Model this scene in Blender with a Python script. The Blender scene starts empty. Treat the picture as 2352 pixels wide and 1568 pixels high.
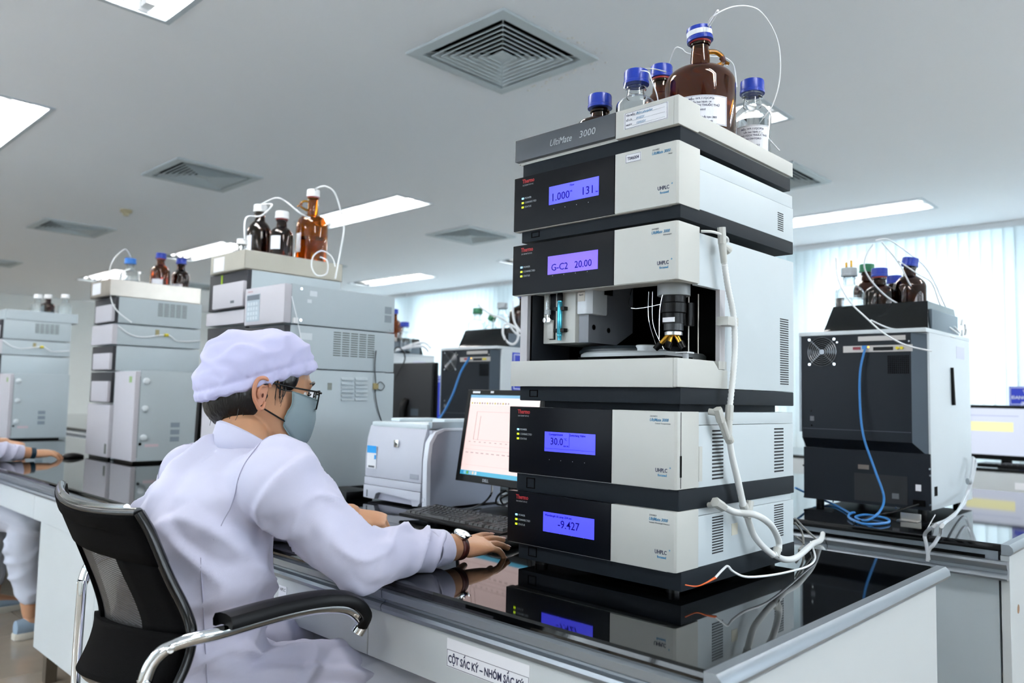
import bpy, bmesh, math, random
import numpy as np
from mathutils import Vector, Matrix, noise
from math import radians as rad, sin, cos, pi

# ---------------------------------------------------------------- camera, world, exposure
SC = bpy.context.scene
COL = SC.collection
K = 1.137                       # camera height above the floor (floor is z = 0)
YAW, PIT, ROLL, FPX = 0.766872, 0.0708943, 0.0211963, 1807.4
_fw = Vector((cos(YAW)*cos(PIT), sin(YAW)*cos(PIT), sin(PIT)))
_rt = Vector((sin(YAW), -cos(YAW), 0)); _up = _rt.cross(_fw)
_r = _rt*cos(ROLL) + _up*sin(ROLL); _u = -_rt*sin(ROLL) + _up*cos(ROLL)
cam_d = bpy.data.cameras.new('camera'); cam = bpy.data.objects.new('camera', cam_d); COL.objects.link(cam)
cam_d.sensor_width = 36.0; cam_d.lens = FPX*36/2352; cam_d.clip_start = 0.05; cam_d.clip_end = 60
m = Matrix((( _r.x, _u.x, -_fw.x, 0), (_r.y, _u.y, -_fw.y, 0), (_r.z, _u.z, -_fw.z, K), (0, 0, 0, 1)))
cam.matrix_world = m
cam_d.dof.use_dof = True; cam_d.dof.focus_distance = 1.62; cam_d.dof.aperture_fstop = 4.0
SC.camera = cam
SC.view_settings.view_transform = 'Standard'; SC.view_settings.look = 'None'
SC.view_settings.exposure = 0.45; SC.view_settings.gamma = 1.0; SC.view_settings.use_curve_mapping = False
W = bpy.data.worlds.new('sky'); SC.world = W; W.use_nodes = True
W.node_tree.nodes['Background'].inputs[0].default_value = (0.75, 0.88, 1.0, 1)
W.node_tree.nodes['Background'].inputs[1].default_value = 1.0
CEIL = 2.737; BT = 0.780
def area(name, loc, rot, sx, sy, power, color):
    l = bpy.data.lights.new(name, 'AREA'); l.shape = 'RECTANGLE'; l.size = sx; l.size_y = sy; l.energy = power; l.color = color
    o = bpy.data.objects.new(name, l); COL.objects.link(o); o.location = loc; o.rotation_euler = rot; return o
# daylight entering through the window wall behind the blinds (+X), and through the window in the near wall (-Y)
SKY = (0.80, 0.91, 1.0)
area('daylight_blinds', (8.25, 6.4, 1.75), (0, rad(90), 0), 1.9, 14.5, 450, (.88,.95,1.0))
area('daylight_near_window', (1.6, -3.1, 1.5), (rad(-90), 0, rad(180)), 7.2, 1.7, 310, SKY)
area('left_fill_light', (-3.5, 4.5, 1.6), (0, rad(-90), 0), 1.7, 8.2, 800, SKY)  # added fill for the ceiling and instrument fronts, not a known window

def at(px, py, ax, v):
    "point of the plane (axis ax = v) that a pixel of the 2352x1568 photograph shows"
    d = _fw + _r*((px-1176)/FPX) + _u*((784-py)/FPX); o = Vector((0, 0, K))
    return o + d*((v-o[ax])/d[ax])
def atd(px, py, d):
    return Vector((0, 0, K)) + (_fw + _r*((px-1176)/FPX) + _u*((784-py)/FPX))*d

# ---------------------------------------------------------------- materials
def srgb(h):
    h = h.lstrip('#'); c = [int(h[i:i+2], 16)/255 for i in (0, 2, 4)]
    return tuple((x/12.92 if x <= .04045 else ((x+.055)/1.055)**2.4) for x in c) + (1,)
MATS = {}
def mat(name, color, rough=0.5, metal=0.0, spec=0.5, bump=0.0, bscale=200.0, vary=0.03, vscale=8.0, trans=0.0, ior=1.45, coat=0.0, sheen=0.0, aniso=None):
    if name in MATS: return MATS[name]
    M = bpy.data.materials.new(name); M.use_nodes = True; nt = M.node_tree; b = nt.nodes['Principled BSDF']
    c = srgb(color) if isinstance(color, str) else color
    b.inputs['Roughness'].default_value = rough; b.inputs['Metallic'].default_value = metal
    b.inputs['Specular IOR Level'].default_value = spec; b.inputs['IOR'].default_value = ior
    b.inputs['Transmission Weight'].default_value = trans; b.inputs['Coat Weight'].default_value = coat
    b.inputs['Sheen Weight'].default_value = sheen
    tc = nt.nodes.new('ShaderNodeTexCoord')
    if vary > 0:
        n = nt.nodes.new('ShaderNodeTexNoise'); n.inputs['Scale'].default_value = vscale; n.inputs['Detail'].default_value = 3
        mx = nt.nodes.new('ShaderNodeMix'); mx.data_type = 'RGBA'
        mx.inputs[6].default_value = tuple(x*(1-vary) for x in c[:3]) + (1,); mx.inputs[7].default_value = tuple(min(1, x*(1+vary)) for x in c[:3]) + (1,)
        nt.links.new(tc.outputs['Object'], n.inputs['Vector']); nt.links.new(n.outputs['Fac'], mx.inputs[0]); nt.links.new(mx.outputs[2], b.inputs['Base Color'])
    else: b.inputs['Base Color'].default_value = c
    if bump > 0:
        n2 = nt.nodes.new('ShaderNodeTexNoise'); n2.inputs['Scale'].default_value = bscale
        bp = nt.nodes.new('ShaderNodeBump'); bp.inputs['Strength'].default_value = bump; bp.inputs['Distance'].default_value = 0.002
        if aniso:
            mp = nt.nodes.new('ShaderNodeMapping'); mp.inputs['Scale'].default_value = aniso
            nt.links.new(tc.outputs['Object'], mp.inputs[0]); nt.links.new(mp.outputs[0], n2.inputs['Vector'])
        else: nt.links.new(tc.outputs['Object'], n2.inputs['Vector'])
        nt.links.new(n2.outputs['Fac'], bp.inputs['Height']); nt.links.new(bp.outputs[0], b.inputs['Normal'])
    MATS[name] = M; return M
def emit(name, color, s):
    if name in MATS: return MATS[name]
    M = bpy.data.materials.new(name); M.use_nodes = True; nt = M.node_tree; b = nt.nodes['Principled BSDF']
    c = srgb(color) if isinstance(color, str) else color
    b.inputs['Base Color'].default_value = tuple(x*.3 for x in c[:3]) + (1,); b.inputs['Roughness'].default_value = .25
    b.inputs['Emission Color'].default_value = c; b.inputs['Emission Strength'].default_value = s
    MATS[name] = M; return M

white_lam = mat('white_laminate', '#bcc2c5', .38, vary=.02)
grey_shell = mat('grey_shell', '#b7b9b5', .42, bump=.05, bscale=900)
body_paint = mat('body_paint', '#bac4c9', .40, bump=.04, bscale=1200)
base_dark = mat('base_plastic', '#1b2127', .55, spec=.12, bump=.12, bscale=700)
panel_dark = mat('panel_dark', '#080b11', .3, spec=.1, vary=.0)
black_pl = mat('black_plastic', '#040405', .38, spec=.2)
black_in = mat('black_interior', '#020203', .8, spec=.1)
granite = mat('black_worktop', '#030405', .04, spec=.5, vary=.1, vscale=60)
edge_blk = mat('worktop_edge', '#0d0f12', .28)
alu = mat('aluminium', '#8d949b', .42, metal=.85, aniso=(1, .02, 1), bump=.06, bscale=500)
alu_dk = mat('aluminium_groove', '#5a6066', .4, metal=.7)
steel = mat('brushed_steel', '#b9b4ac', .28, metal=1.0, vary=.12, vscale=14)
chrome = mat('chrome', '#dfe3e6', .07, metal=1.0, vary=0)
paper = mat('paper', '#e6e8ee', .8)
ink = mat('ink', '#252a4a', .7, vary=0)
ink_grey = mat('print_grey', '#5b6066', .7, vary=0)
white_ink = mat('print_white', '#aab2b8', .6, vary=0)
red_ink = mat('print_red', '#b02a30', .6, vary=0)
blue_ink = mat('print_blue', '#3f7fa8', .6, vary=0)
blue_cap = mat('blue_cap', '#0a2f98', .35, vary=.04)
green_cap = mat('green_cap', '#0f6a45', .4)
white_cap = mat('white_cap', '#dfe1e3', .45)
grey_cap = mat('grey_cap', '#a4abb0', .45)
hose = mat('hose_plastic', '#d9dcdc', .42)
tubing = mat('clear_tubing', '#e3e8ee', .2, trans=.35)
tubing_w = mat('white_tubing', '#e8ebee', .35)
blue_cable = mat('blue_cable', '#2f74b4', .4)
black_cable = mat('black_cable', '#101113', .4)
slot_dk = mat('slot_black', '#10131a', .7, vary=0)

# ---------------------------------------------------------------- mesh helpers
ORG = {}
class MB:
    def __init__(s, M=None): s.v = []; s.f = []; s.M = M
    def add(s, vs, fs):
        b = len(s.v)
        if s.M is not None: vs = [s.M @ Vector(p) for p in vs]
        s.v += [tuple(p) for p in vs]; s.f += [tuple(i+b for i in f) for f in fs]; return s
    def box(s, x0, x1, y0, y1, z0, z1):
        if x0 > x1: x0, x1 = x1, x0
        if y0 > y1: y0, y1 = y1, y0
        if z0 > z1: z0, z1 = z1, z0
        return s.add([(x0,y0,z0),(x1,y0,z0),(x1,y1,z0),(x0,y1,z0),(x0,y0,z1),(x1,y0,z1),(x1,y1,z1),(x0,y1,z1)],
              [(0,3,2,1),(4,5,6,7),(0,1,5,4),(1,2,6,5),(2,3,7,6),(3,0,4,7)])
    def prism(s, poly, ax, a, b):
        "polygon in the two other axes, extruded along ax from a to b"
        def P(p, h):
            q = list(p); q.insert(ax, h); return tuple(q)
        n = len(poly); vs = [P(p, a) for p in poly] + [P(p, b) for p in poly]
        fs = [tuple(range(n))[::-1], tuple(range(n, 2*n))] + [(i, (i+1) % n, n+(i+1) % n, n+i) for i in range(n)]
        return s.add(vs, fs)
    def cyl(s, p0, p1, r0, r1=None, n=16, caps=True):
        r1 = r0 if r1 is None else r1; p0 = Vector(p0); p1 = Vector(p1); d = (p1-p0).normalized()
        a = d.orthogonal().normalized(); b = d.cross(a)
        vs = []
        for p, r in ((p0, r0), (p1, r1)):
            for i in range(n): vs.append(p + (a*cos(2*pi*i/n) + b*sin(2*pi*i/n))*r)
        fs = [(i, (i+1) % n, n+(i+1) % n, n+i) for i in range(n)]
        if caps: fs += [tuple(range(n))[::-1], tuple(range(n, 2*n))]
        return s.add(vs, fs)
    def lathe(s, prof, c, n=28, up=(0, 0, 1)):
        up = Vector(up).normalized(); a = up.orthogonal().normalized(); b = up.cross(a); c = Vector(c); vs = []; fs = []; rings = []
        for r, z in prof:
            if r < 1e-6: rings.append([len(vs)]); vs.append(c + up*z)
            else:
                rings.append(list(range(len(vs), len(vs)+n)))
                vs += [c + up*z + (a*cos(2*pi*i/n) + b*sin(2*pi*i/n))*r for i in range(n)]
        for A, B in zip(rings, rings[1:]):
            for i in range(n):
                j = (i+1) % n
                if len(A) == 1 and len(B) == 1: continue
                if len(A) == 1: fs.append((A[0], B[j], B[i]))
                elif len(B) == 1: fs.append((A[i], A[j], B[0]))
                else: fs.append((A[i], A[j], B[j], B[i]))
        return s.add(vs, fs)
    def tube(s, pts, r, n=8, sub=6, caps=True, flat=1.0, smooth=True):
        pts = [Vector(p) for p in pts]; rs = r if isinstance(r, (list, tuple)) else [r]*len(pts)
        P = []; R = []
        if smooth and len(pts) > 2:
            for i in range(len(pts)-1):
                p0 = pts[max(i-1, 0)]; p1 = pts[i]; p2 = pts[i+1]; p3 = pts[min(i+2, len(pts)-1)]
                for k in range(sub):
                    t = k/sub
                    P.append(0.5*((2*p1) + (p2-p0)*t + (2*p0-5*p1+4*p2-p3)*t*t + (3*p1-p0-3*p2+p3)*t**3)); R.append(rs[i]*(1-t)+rs[i+1]*t)
            P.append(pts[-1]); R.append(rs[-1])
        else: P = pts; R = rs
        a = None; vs = []; fs = []
        for i, p in enumerate(P):
            d = (P[min(i+1, len(P)-1)] - P[max(i-1, 0)])
            d = d.normalized() if d.length > 1e-9 else Vector((0, 0, 1))
            if a is None: a = d.cross(Vector((0, 0, 1))); a = a.normalized() if a.length > .05 else d.orthogonal().normalized()
            else: a = (a - d*a.dot(d)).normalized()
            b = d.cross(a)
            vs += [p + (a*cos(2*pi*k/n)*flat + b*sin(2*pi*k/n))*R[i] for k in range(n)]
        for i in range(len(P)-1):
            for k in range(n): fs.append((i*n+k, i*n+(k+1) % n, (i+1)*n+(k+1) % n, (i+1)*n+k))
        if caps: fs += [tuple(range(n))[::-1], tuple(range((len(P)-1)*n, len(P)*n))]
        return s.add(vs, fs)
    def rings(s, R, n=20, fold=None):
        "loft: list of (centre, side vector, up vector) already scaled by their radii"
        vs = []; fs = []
        for i, (c, a, b) in enumerate(R):
            for k in range(n):
                t = 2*pi*k/n; q = fold(i, t) if fold else 1
                vs.append(Vector(c) + (Vector(a)*cos(t) + Vector(b)*sin(t))*q)
        m = len(R)
        for i in range(m-1):
            for k in range(n): fs.append((i*n+k, i*n+(k+1) % n, (i+1)*n+(k+1) % n, (i+1)*n+k))
        c0 = len(vs); vs += [Vector(R[0][0]), Vector(R[-1][0])]
        for k in range(n): fs.append((c0, (k+1) % n, k)); fs.append((c0+1, (m-1)*n+k, (m-1)*n+(k+1) % n))
        return s.add(vs, fs)
    def build(s, name, m, parent=None, bevel=0.0, seg=2, smooth=None, kind=None, label=None, fix=True):
        me = bpy.data.meshes.new(name)
        og = ORG.get(parent.name, Vector()) if parent else Vector()
        me.from_pydata([Vector(p)-og for p in s.v], [], s.f); me.validate()
        if bevel > 0 or fix:
            bm = bmesh.new(); bm.from_mesh(me)
            if fix: bmesh.ops.recalc_face_normals(bm, faces=bm.faces)
            if bevel > 0:
                es = [e for e in bm.edges if len(e.link_faces) == 2 and e.calc_face_angle(0) > .5]
                bmesh.ops.bevel(bm, geom=es, offset=bevel, segments=seg, affect='EDGES', profile=.7, clamp_overlap=True)
            bm.to_mesh(me); bm.free()
        sm = (bevel > 0) if smooth is None else smooth
        if sm: me.polygons.foreach_set('use_smooth', [True]*len(me.polygons)); me.set_sharp_from_angle(angle=rad(42))
        o = bpy.data.objects.new(name, me); COL.objects.link(o); me.materials.append(m)
        if parent: o.parent = parent; ORG[o.name] = og
        else: ORG[o.name] = Vector()
        if kind: o['kind'] = kind
        if label: o['label'] = label
        me.update(); return o
def tag(o, label, cat, group=None):
    o['label'] = label; o['category'] = cat
    if group: o['group'] = group
    return o
def thing(name, label, cat, loc, group=None):
    o = bpy.data.objects.new(name, None); COL.objects.link(o); o.location = loc; o.empty_display_size = .05
    ORG[o.name] = Vector(loc); return tag(o, label, cat, group)
def dup(root, delta, label=None, group=None):
    def cp(o, par):
        c = o.copy(); COL.objects.link(c); ORG[c.name] = ORG.get(o.name, Vector())
        if par is not None: c.parent = par
        for ch in list(o.children): cp(ch, c)
        return c
    r = cp(root, None); r.location = Vector(root.location) + Vector(delta); ORG[r.name] = Vector(r.location)
    if label: r['label'] = label
    if group: r['group'] = group
    return r
def struct(o): o['kind'] = 'structure'; return o

_dg = bpy.context.evaluated_depsgraph_get
def bake(o):
    dg = _dg(); dg.update(); me = bpy.data.meshes.new_from_object(o.evaluated_get(dg)); return me
TXT = {}
def text(name, body, size, m, parent, origin, right, upv, align='LEFT', shear=0.0, space=1.0, ext=0.0003, bold=0.0, label=None, xs=1.0):
    "flat lettering as a thin mesh; origin, right and up are world vectors"
    key = (body, size, align, shear, space, bold)
    if key not in TXT:
        cu = bpy.data.curves.new('t', 'FONT'); cu.body = body; cu.size = size; cu.align_x = align; cu.shear = shear; cu.space_character = space
        cu.resolution_u = 2; cu.extrude = ext/2; cu.offset = bold
        o = bpy.data.objects.new('t', cu); COL.objects.link(o); me = bake(o); TXT[key] = me
        bpy.data.objects.remove(o); bpy.data.curves.remove(cu)
    src = TXT[key]; me = src.copy(); me.name = name
    r = Vector(right).normalized(); u = Vector(upv).normalized(); nrm = r.cross(u)
    og = ORG.get(parent.name, Vector())
    T = Matrix((( r.x*xs, u.x, nrm.x, origin[0]-og[0]), (r.y*xs, u.y, nrm.y, origin[1]-og[1]), (r.z*xs, u.z, nrm.z, origin[2]-og[2]), (0, 0, 0, 1)))
    me.transform(T); me.materials.clear(); me.materials.append(m)
    o = bpy.data.objects.new(name, me); COL.objects.link(o); o.parent = parent; ORG[o.name] = og
    if label: o['label'] = label
    return o
def catmull(pts, sub):
    out = []
    for i in range(len(pts)-1):
        p0 = pts[max(i-1, 0)]; p1 = pts[i]; p2 = pts[i+1]; p3 = pts[min(i+2, len(pts)-1)]
        for k in range(sub):
            t = k/sub; out.append(0.5*((2*p1) + (p2-p0)*t + (2*p0-5*p1+4*p2-p3)*t*t + (3*p1-p0-3*p2+p3)*t**3))
    out.append(pts[-1]); return out
# ---------------------------------------------------------------- room
X0R, X1R, Y0R, Y1R = -3.4, 7.9, -3.0, 15.6
wall_m = mat('wall_paint', '#e2e6e5', .8, bump=.05, bscale=60)
ceil_m = mat('ceiling_paint', '#f2f7fc', .85, bump=.05, bscale=30, vary=.015, vscale=.8)
tile_m = mat('floor_tile', '#9c8f80', .12, vary=.10, vscale=9, bump=.02, bscale=20)
grout = mat('grout', '#6b6258', .8)
fl = struct(MB().box(X0R-.2, X1R+.8, Y0R-.2, Y1R+.2, -.12, -.006).build('floor', grout))
t0 = None
for i in range(12):
    for j in range(16):
        x = -2.4+.6*i; y = -.6+.6*j
        if t0 is None:
            t0 = MB().box(0, .597, 0, .597, -.006, 0).build('tile', tile_m, fl, bevel=.0015, seg=1); t0.location = (x, y, 0)
        else:
            c = t0.copy(); COL.objects.link(c); c.location = (x, y, 0)
o = MB()
for (a, b, c, d) in ((X0R, -2.4, Y0R, Y1R), (4.8, X1R+.5, Y0R, Y1R), (-2.4, 4.8, Y0R, -.6), (-2.4, 4.8, 9.0, Y1R)):
    x = a
    while x < b-.01:
        y = c
        while y < d-.01:
            o.box(x, min(x+.6, b)-.003, y, min(y+.6, d)-.003, -.006, 0); y += .6
        x += .6
o.build('tile', tile_m, fl, kind='stuff')

# ceiling with openings for the lights and air diffusers
LX = (-1.7, 1.15, 4.0, 6.67); LY = (-1.2, 1.9, 5.0, 8.05, 11.1); LW, LL = .34, 1.5
VX = (-.2, 2.53, 5.27); VY = (-.6, 2.54, 5.68, 8.6, 11.8); VW = .64
holes = [(x-LW/2, x+LW/2, y, y+LL) for x in LX for y in LY] + [(x-VW/2+.05, x+VW/2-.05, y-VW/2+.05, y+VW/2-.05) for x in VX for y in VY]
xs = sorted(set([X0R-.2, X1R+.6] + [h[0] for h in holes] + [h[1] for h in holes])); ys = sorted(set([Y0R-.2, Y1R+.2] + [h[2] for h in holes] + [h[3] for h in holes]))
cm = MB()
for a, b in zip(xs, xs[1:]):
    run = None
    for c, d in zip(ys, ys[1:]):
        mx, my = (a+b)/2, (c+d)/2; hole = any(h[0] < mx < h[1] and h[2] < my < h[3] for h in holes)
        if hole:
            if run is not None: cm.box(a, b, run, c, CEIL, CEIL+.03); run = None
        elif run is None: run = c
    if run is not None: cm.box(a, b, run, ys[-1], CEIL, CEIL+.03)
ce = struct(cm.build('ceiling', ceil_m))
struct(MB().box(X0R-.2, X1R+.6, Y0R-.2, Y1R+.2, CEIL+.35, CEIL+.4).build('upper_slab_1', wall_m))  # unseen slab closing the void above the ceiling
struct(MB().box(X0R-.2, X1R+.8, Y1R, Y1R+.2, 0, CEIL+.36).build('wall_far', wall_m))
def wall_with_windows(name, ax, pos, th, lo, hi, wins, z0, z1):
    w = MB()
    def B(a, b, c, d):
        if ax == 0: w.box(pos, pos+th, a, b, c, d)
        else: w.box(a, b, pos, pos+th, c, d)
    B(lo, hi, 0, z0); B(lo, hi, z1, CEIL+.36); e = lo
    for a, b in wins: B(e, a, z0, z1); e = b
    B(e, hi, z0, z1); return struct(w.build(name, wall_m))
WINX = [(-.6+2.1*i, 1.2+2.1*i) for i in range(7)]
wall_with_windows('wall_window', 0, X1R, .2, Y0R-.2, Y1R+.2, WINX, .75, 2.68)
WIN_FILL = [(.5, 2.3), (2.6, 4.4), (4.7, 6.5), (6.8, 8.6)]  # added openings in the left wall that let the fill light in
WINY = [(-2.0, -.2), (.1, 1.9), (2.2, 4.0), (4.3, 6.1)]
wall_with_windows('wall_near', 1, Y0R-.2, .2, X0R-.2, X1R+.8, WINY, .75, 2.4)
wall_with_windows('wall_left', 0, X0R-.2, .2, Y0R-.2, Y1R+.2, WIN_FILL, .75, 2.4)
frame_m = mat('window_frame', '#dfe3e6', .4)
glass_m = mat('window_glass', '#ffffff', .0, trans=1.0, vary=0, ior=1.01)
nwin = 0
for ax, pos, wins, z0, z1 in ((0, X1R, WINX, .75, 2.68), (1, Y0R-.2, WINY, .75, 2.4), (0, X0R-.2, WIN_FILL, .75, 2.4)):  # the left-wall frames are added along with the fill openings
    for a, b in wins:
        nwin += 1; f = MB(); g = MB(); q = pos+.08
        def B(t, a, b, c, d, w=.05, q=q):
            (t.box(q, q+w, a, b, c, d) if ax == 0 else t.box(a, b, q, q+w, c, d))
        for s0, s1, c, d in ((a, a+.05, z0, z1), (b-.05, b, z0, z1), (a, b, z0, z0+.05), (a, b, z1-.05, z1), ((a+b)/2-.025, (a+b)/2+.025, z0, z1)): B(f, s0, s1, c, d)
        fo = struct(f.build('window_%d' % nwin, frame_m))
        for s0, s1 in ((a+.05, (a+b)/2-.025), ((a+b)/2+.025, b-.05)):
            g = MB(); B(g, s0, s1, z0+.05, z1-.05, .006, q+.02); g.build('pane', glass_m, fo)
# vertical blinds in front of the windows: every slat is a part
blind_m = bpy.data.materials.new('blind_fabric'); blind_m.use_nodes = True
nt = blind_m.node_tree; nt.nodes.clear()
out = nt.nodes.new('ShaderNodeOutputMaterial'); df = nt.nodes.new('ShaderNodeBsdfDiffuse'); tr = nt.nodes.new('ShaderNodeBsdfTranslucent'); mx = nt.nodes.new('ShaderNodeMixShader')
df.inputs[0].default_value = srgb('#e6edf0'); tr.inputs[0].default_value = srgb('#e4edf0'); mx.inputs[0].default_value = .5
nt.links.new(df.outputs[0], mx.inputs[1]); nt.links.new(tr.outputs[0], mx.inputs[2]); nt.links.new(mx.outputs[0], out.inputs[0])
slat_bm = None; random.seed(4); BX = X1R-.16; places = 'window facing the rear bench|second window|third window|fourth window|fifth window|sixth window|far end window'.split('|')
for wi in range(7):
    ya = -.75+2.1*wi; yb = ya+2.1
    bt = thing('vertical_blind', 'pale vertical slat blind, %s panel from the near end of the window wall' % ('first', 'second', 'third', 'fourth', 'fifth', 'sixth', 'seventh')[wi], 'blind', (BX, (ya+yb)/2, CEIL-.06), 'vertical blinds along the window wall')
    MB().box(BX-.025, BX+.025, ya+.01, yb-.01, CEIL-.05, CEIL-.002).build('head_rail', frame_m, bt)
    n = 24
    for k in range(n):
        y = ya+.045+k*(yb-ya-.09)/(n-1)
        if slat_bm is None:
            me = MB().rings([((0, 0, CEIL-.05), (.004, 0, 0), (0, .048, 0)), ((0, 0, .70), (.004, 0, 0), (0, .048, 0))], n=8)
            s = me.build('slat', blind_m, bt, smooth=True); slat_bm = s.data
            off = Vector(bt.location)
            for v in slat_bm.vertices: v.co = v.co + off - Vector((0, 0, CEIL-.06))
        else:
            s = bpy.data.objects.new('slat', slat_bm); COL.objects.link(s); s.parent = bt
        s.location = (0, y-bt.location.y, 0); s.rotation_euler = (0, 0, rad(13+random.uniform(-3, 3)))

# recessed fluorescent lights
refl_m = mat('light_reflector', '#eceff2', .18, metal=.55, vary=0)
ltrim = mat('light_frame', '#b9c4cb', .5)
tube_m = emit('fluorescent_tube', (1.0, .98, .95, 1), 58.0)
proto = None
for x in LX:
    for y in LY:
        lab = 'recessed twin-tube ceiling light, %s row from the window blinds, %s from the near wall' % (('fourth', 'third', 'second', 'first')[LX.index(x)], ('first', 'second', 'third', 'fourth', 'fifth')[LY.index(y)])
        if proto is None:
            L = thing('ceiling_light', lab, 'light', (x, y, CEIL), 'fluorescent ceiling lights')
            f = MB()
            for b in ((x-LW/2-.025, x-LW/2, y-.025, y+LL+.025), (x+LW/2, x+LW/2+.025, y-.025, y+LL+.025), (x-LW/2, x+LW/2, y-.025, y), (x-LW/2, x+LW/2, y+LL, y+LL+.025)):
                f.box(*b, CEIL-.006, CEIL+.004)
            f.build('frame', ltrim, L)
            r = MB(); z1 = CEIL+.085; w = LW/2
            prof = [(-w, CEIL), (-w+.02, z1-.02), (-w+.05, z1), (-.06, z1), (-.02, CEIL+.03), (0, CEIL+.02), (.02, CEIL+.03), (.06, z1), (w-.05, z1), (w-.02, z1-.02), (w, CEIL)]
            vs = [(x+p[0], y, p[1]) for p in prof] + [(x+p[0], y+LL, p[1]) for p in prof]; n = len(prof)
            r.add(vs, [(i, i+1, n+i+1, n+i) for i in range(n-1)])
            r.add([(x-w, y, CEIL), (x+w, y, CEIL), (x+w, y, z1+.01), (x-w, y, z1+.01)], [(0, 1, 2, 3)]); r.add([(x-w, y+LL, CEIL), (x+w, y+LL, CEIL), (x+w, y+LL, z1+.01), (x-w, y+LL, z1+.01)], [(0, 1, 2, 3)])
            r.build('reflector', refl_m, L, smooth=True, fix=False)
            for sx in (-.085, .085):
                MB().cyl((x+sx, y+.06, CEIL+.045), (x+sx, y+LL-.06, CEIL+.045), .014, n=10).build('fluorescent_tube', tube_m, L, smooth=True)
                for yy in (y+.0, y+LL-.06): MB().box(x+sx-.02, x+sx+.02, yy, yy+.06, CEIL+.02, CEIL+.085).build('tube_holder', frame_m, L)
            proto = L
        else: dup(proto, (x-LX[0], y-LY[0], 0), lab)
# square four-way air diffusers
vent_m = mat('diffuser_paint', '#b9c4c8', .5)
vproto = None
for x in VX:
    for y in VY:
        lab = 'square louvred ceiling air diffuser, %s row from the window blinds, %s from the near wall' % (('third', 'second', 'first')[VX.index(x)], ('first', 'second', 'third', 'fourth', 'fifth')[VY.index(y)])
        if vproto is None:
            V = thing('air_diffuser', lab, 'air vent', (x, y, CEIL), 'square ceiling air diffusers')
            w = VW/2; f = MB()
            def sqring(t, w0, z0, w1, z1):
                a = [(x-w0, y-w0, z0), (x+w0, y-w0, z0), (x+w0, y+w0, z0), (x-w0, y+w0, z0)]; b = [(x-w1, y-w1, z1), (x+w1, y-w1, z1), (x+w1, y+w1, z1), (x-w1, y+w1, z1)]
                t.add(a+b, [(i, (i+1) % 4, 4+(i+1) % 4, 4+i) for i in range(4)])
            sqring(f, w, CEIL-.001, w, CEIL-.012); sqring(f, w, CEIL-.012, w-.055, CEIL-.014); sqring(f, w-.055, CEIL-.014, w-.06, CEIL+.05)
            f.build('frame', vent_m, V, fix=False)
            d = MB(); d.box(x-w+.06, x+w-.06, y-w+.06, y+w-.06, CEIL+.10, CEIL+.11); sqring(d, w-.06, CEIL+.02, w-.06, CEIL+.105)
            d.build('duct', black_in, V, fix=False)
            for k in range(7):
                w1 = w-.085-k*.031; c = MB(); zo = CEIL-.013; th = .004
                sqring(c, w1, zo, w1-.026, zo+.020); sqring(c, w1-.026, zo+.020, w1-.025, zo+.022); sqring(c, w1-.003, zo-.002, w1-.028, zo+.018); sqring(c, w1, zo, w1, zo-.004); sqring(c, w1, zo-.004, w1-.003, zo-.004); sqring(c, w1-.003, zo-.004, w1-.003, zo)
                c.build('louvre', vent_m, V, fix=False)
            c = MB(); q = .052; c.add([(x-q, y-q, CEIL-.013), (x+q, y-q, CEIL-.013), (x+q, y+q, CEIL-.013), (x-q, y+q, CEIL-.013), (x, y, CEIL+.02)], [(3, 2, 1, 0), (0, 1, 4), (1, 2, 4), (2, 3, 4), (3, 0, 4)]); c.build('centre_plate', vent_m, V)
            b = MB()
            for sx, sy in ((1, 1), (1, -1), (-1, 1), (-1, -1)): b.tube([(x+sx*(w-.06), y+sy*(w-.06), CEIL), (x+sx*.04, y+sy*.04, CEIL+.012)], .003, n=6)
            b.build('corner_rib', vent_m, V)
            vproto = V
        else: dup(vproto, (x-VX[0], y-VY[0], 0), lab)
p = at(290, 482, 2, CEIL)
sd = thing('smoke_detector', 'small round beige smoke detector on the ceiling between two air diffusers', 'smoke detector', p)
MB().lathe([(0, 0), (.05, 0), (.05, -.018), (.035, -.03), (0, -.03)], p).build('base', mat('beige_plastic', '#b3aa8c', .5), sd, smooth=True)
MB().lathe([(.03, -.03), (.022, -.052), (0, -.055)], p).build('sensor', MATS['beige_plastic'], sd, smooth=True)
# patched plaster beside the nearest diffuser (thin irregular skim)
pl = MB(); random.seed(9)
cx, cy = 2.53+.33, 2.54-.33
for k in range(44):
    t = random.random(); x = cx+.03+random.gauss(0, .035)+.02; y = cy+.02+t*.5+random.gauss(0, .02)
    if k % 3 == 0: x, y = cx-.6+t*.62, cy-.01-abs(random.gauss(0, .012))
    if k % 3 == 0: x, y = 2.2+t*.66, cy-.008-abs(random.gauss(0, .02))
    r = random.uniform(.003, .012); n = 7; vs = [(x+cos(2*pi*i/n)*r*random.uniform(.5, 1.3), y+sin(2*pi*i/n)*r*random.uniform(.5, 1.3), CEIL-.0005) for i in range(n)] + [(x, y, CEIL-.0035)]
    pl.add(vs, [(i, (i+1) % n, n) for i in range(n)])
pl.build('plaster_patch', mat('plaster_skim', '#f0f1ef', .9), ce, kind='stuff')

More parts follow.
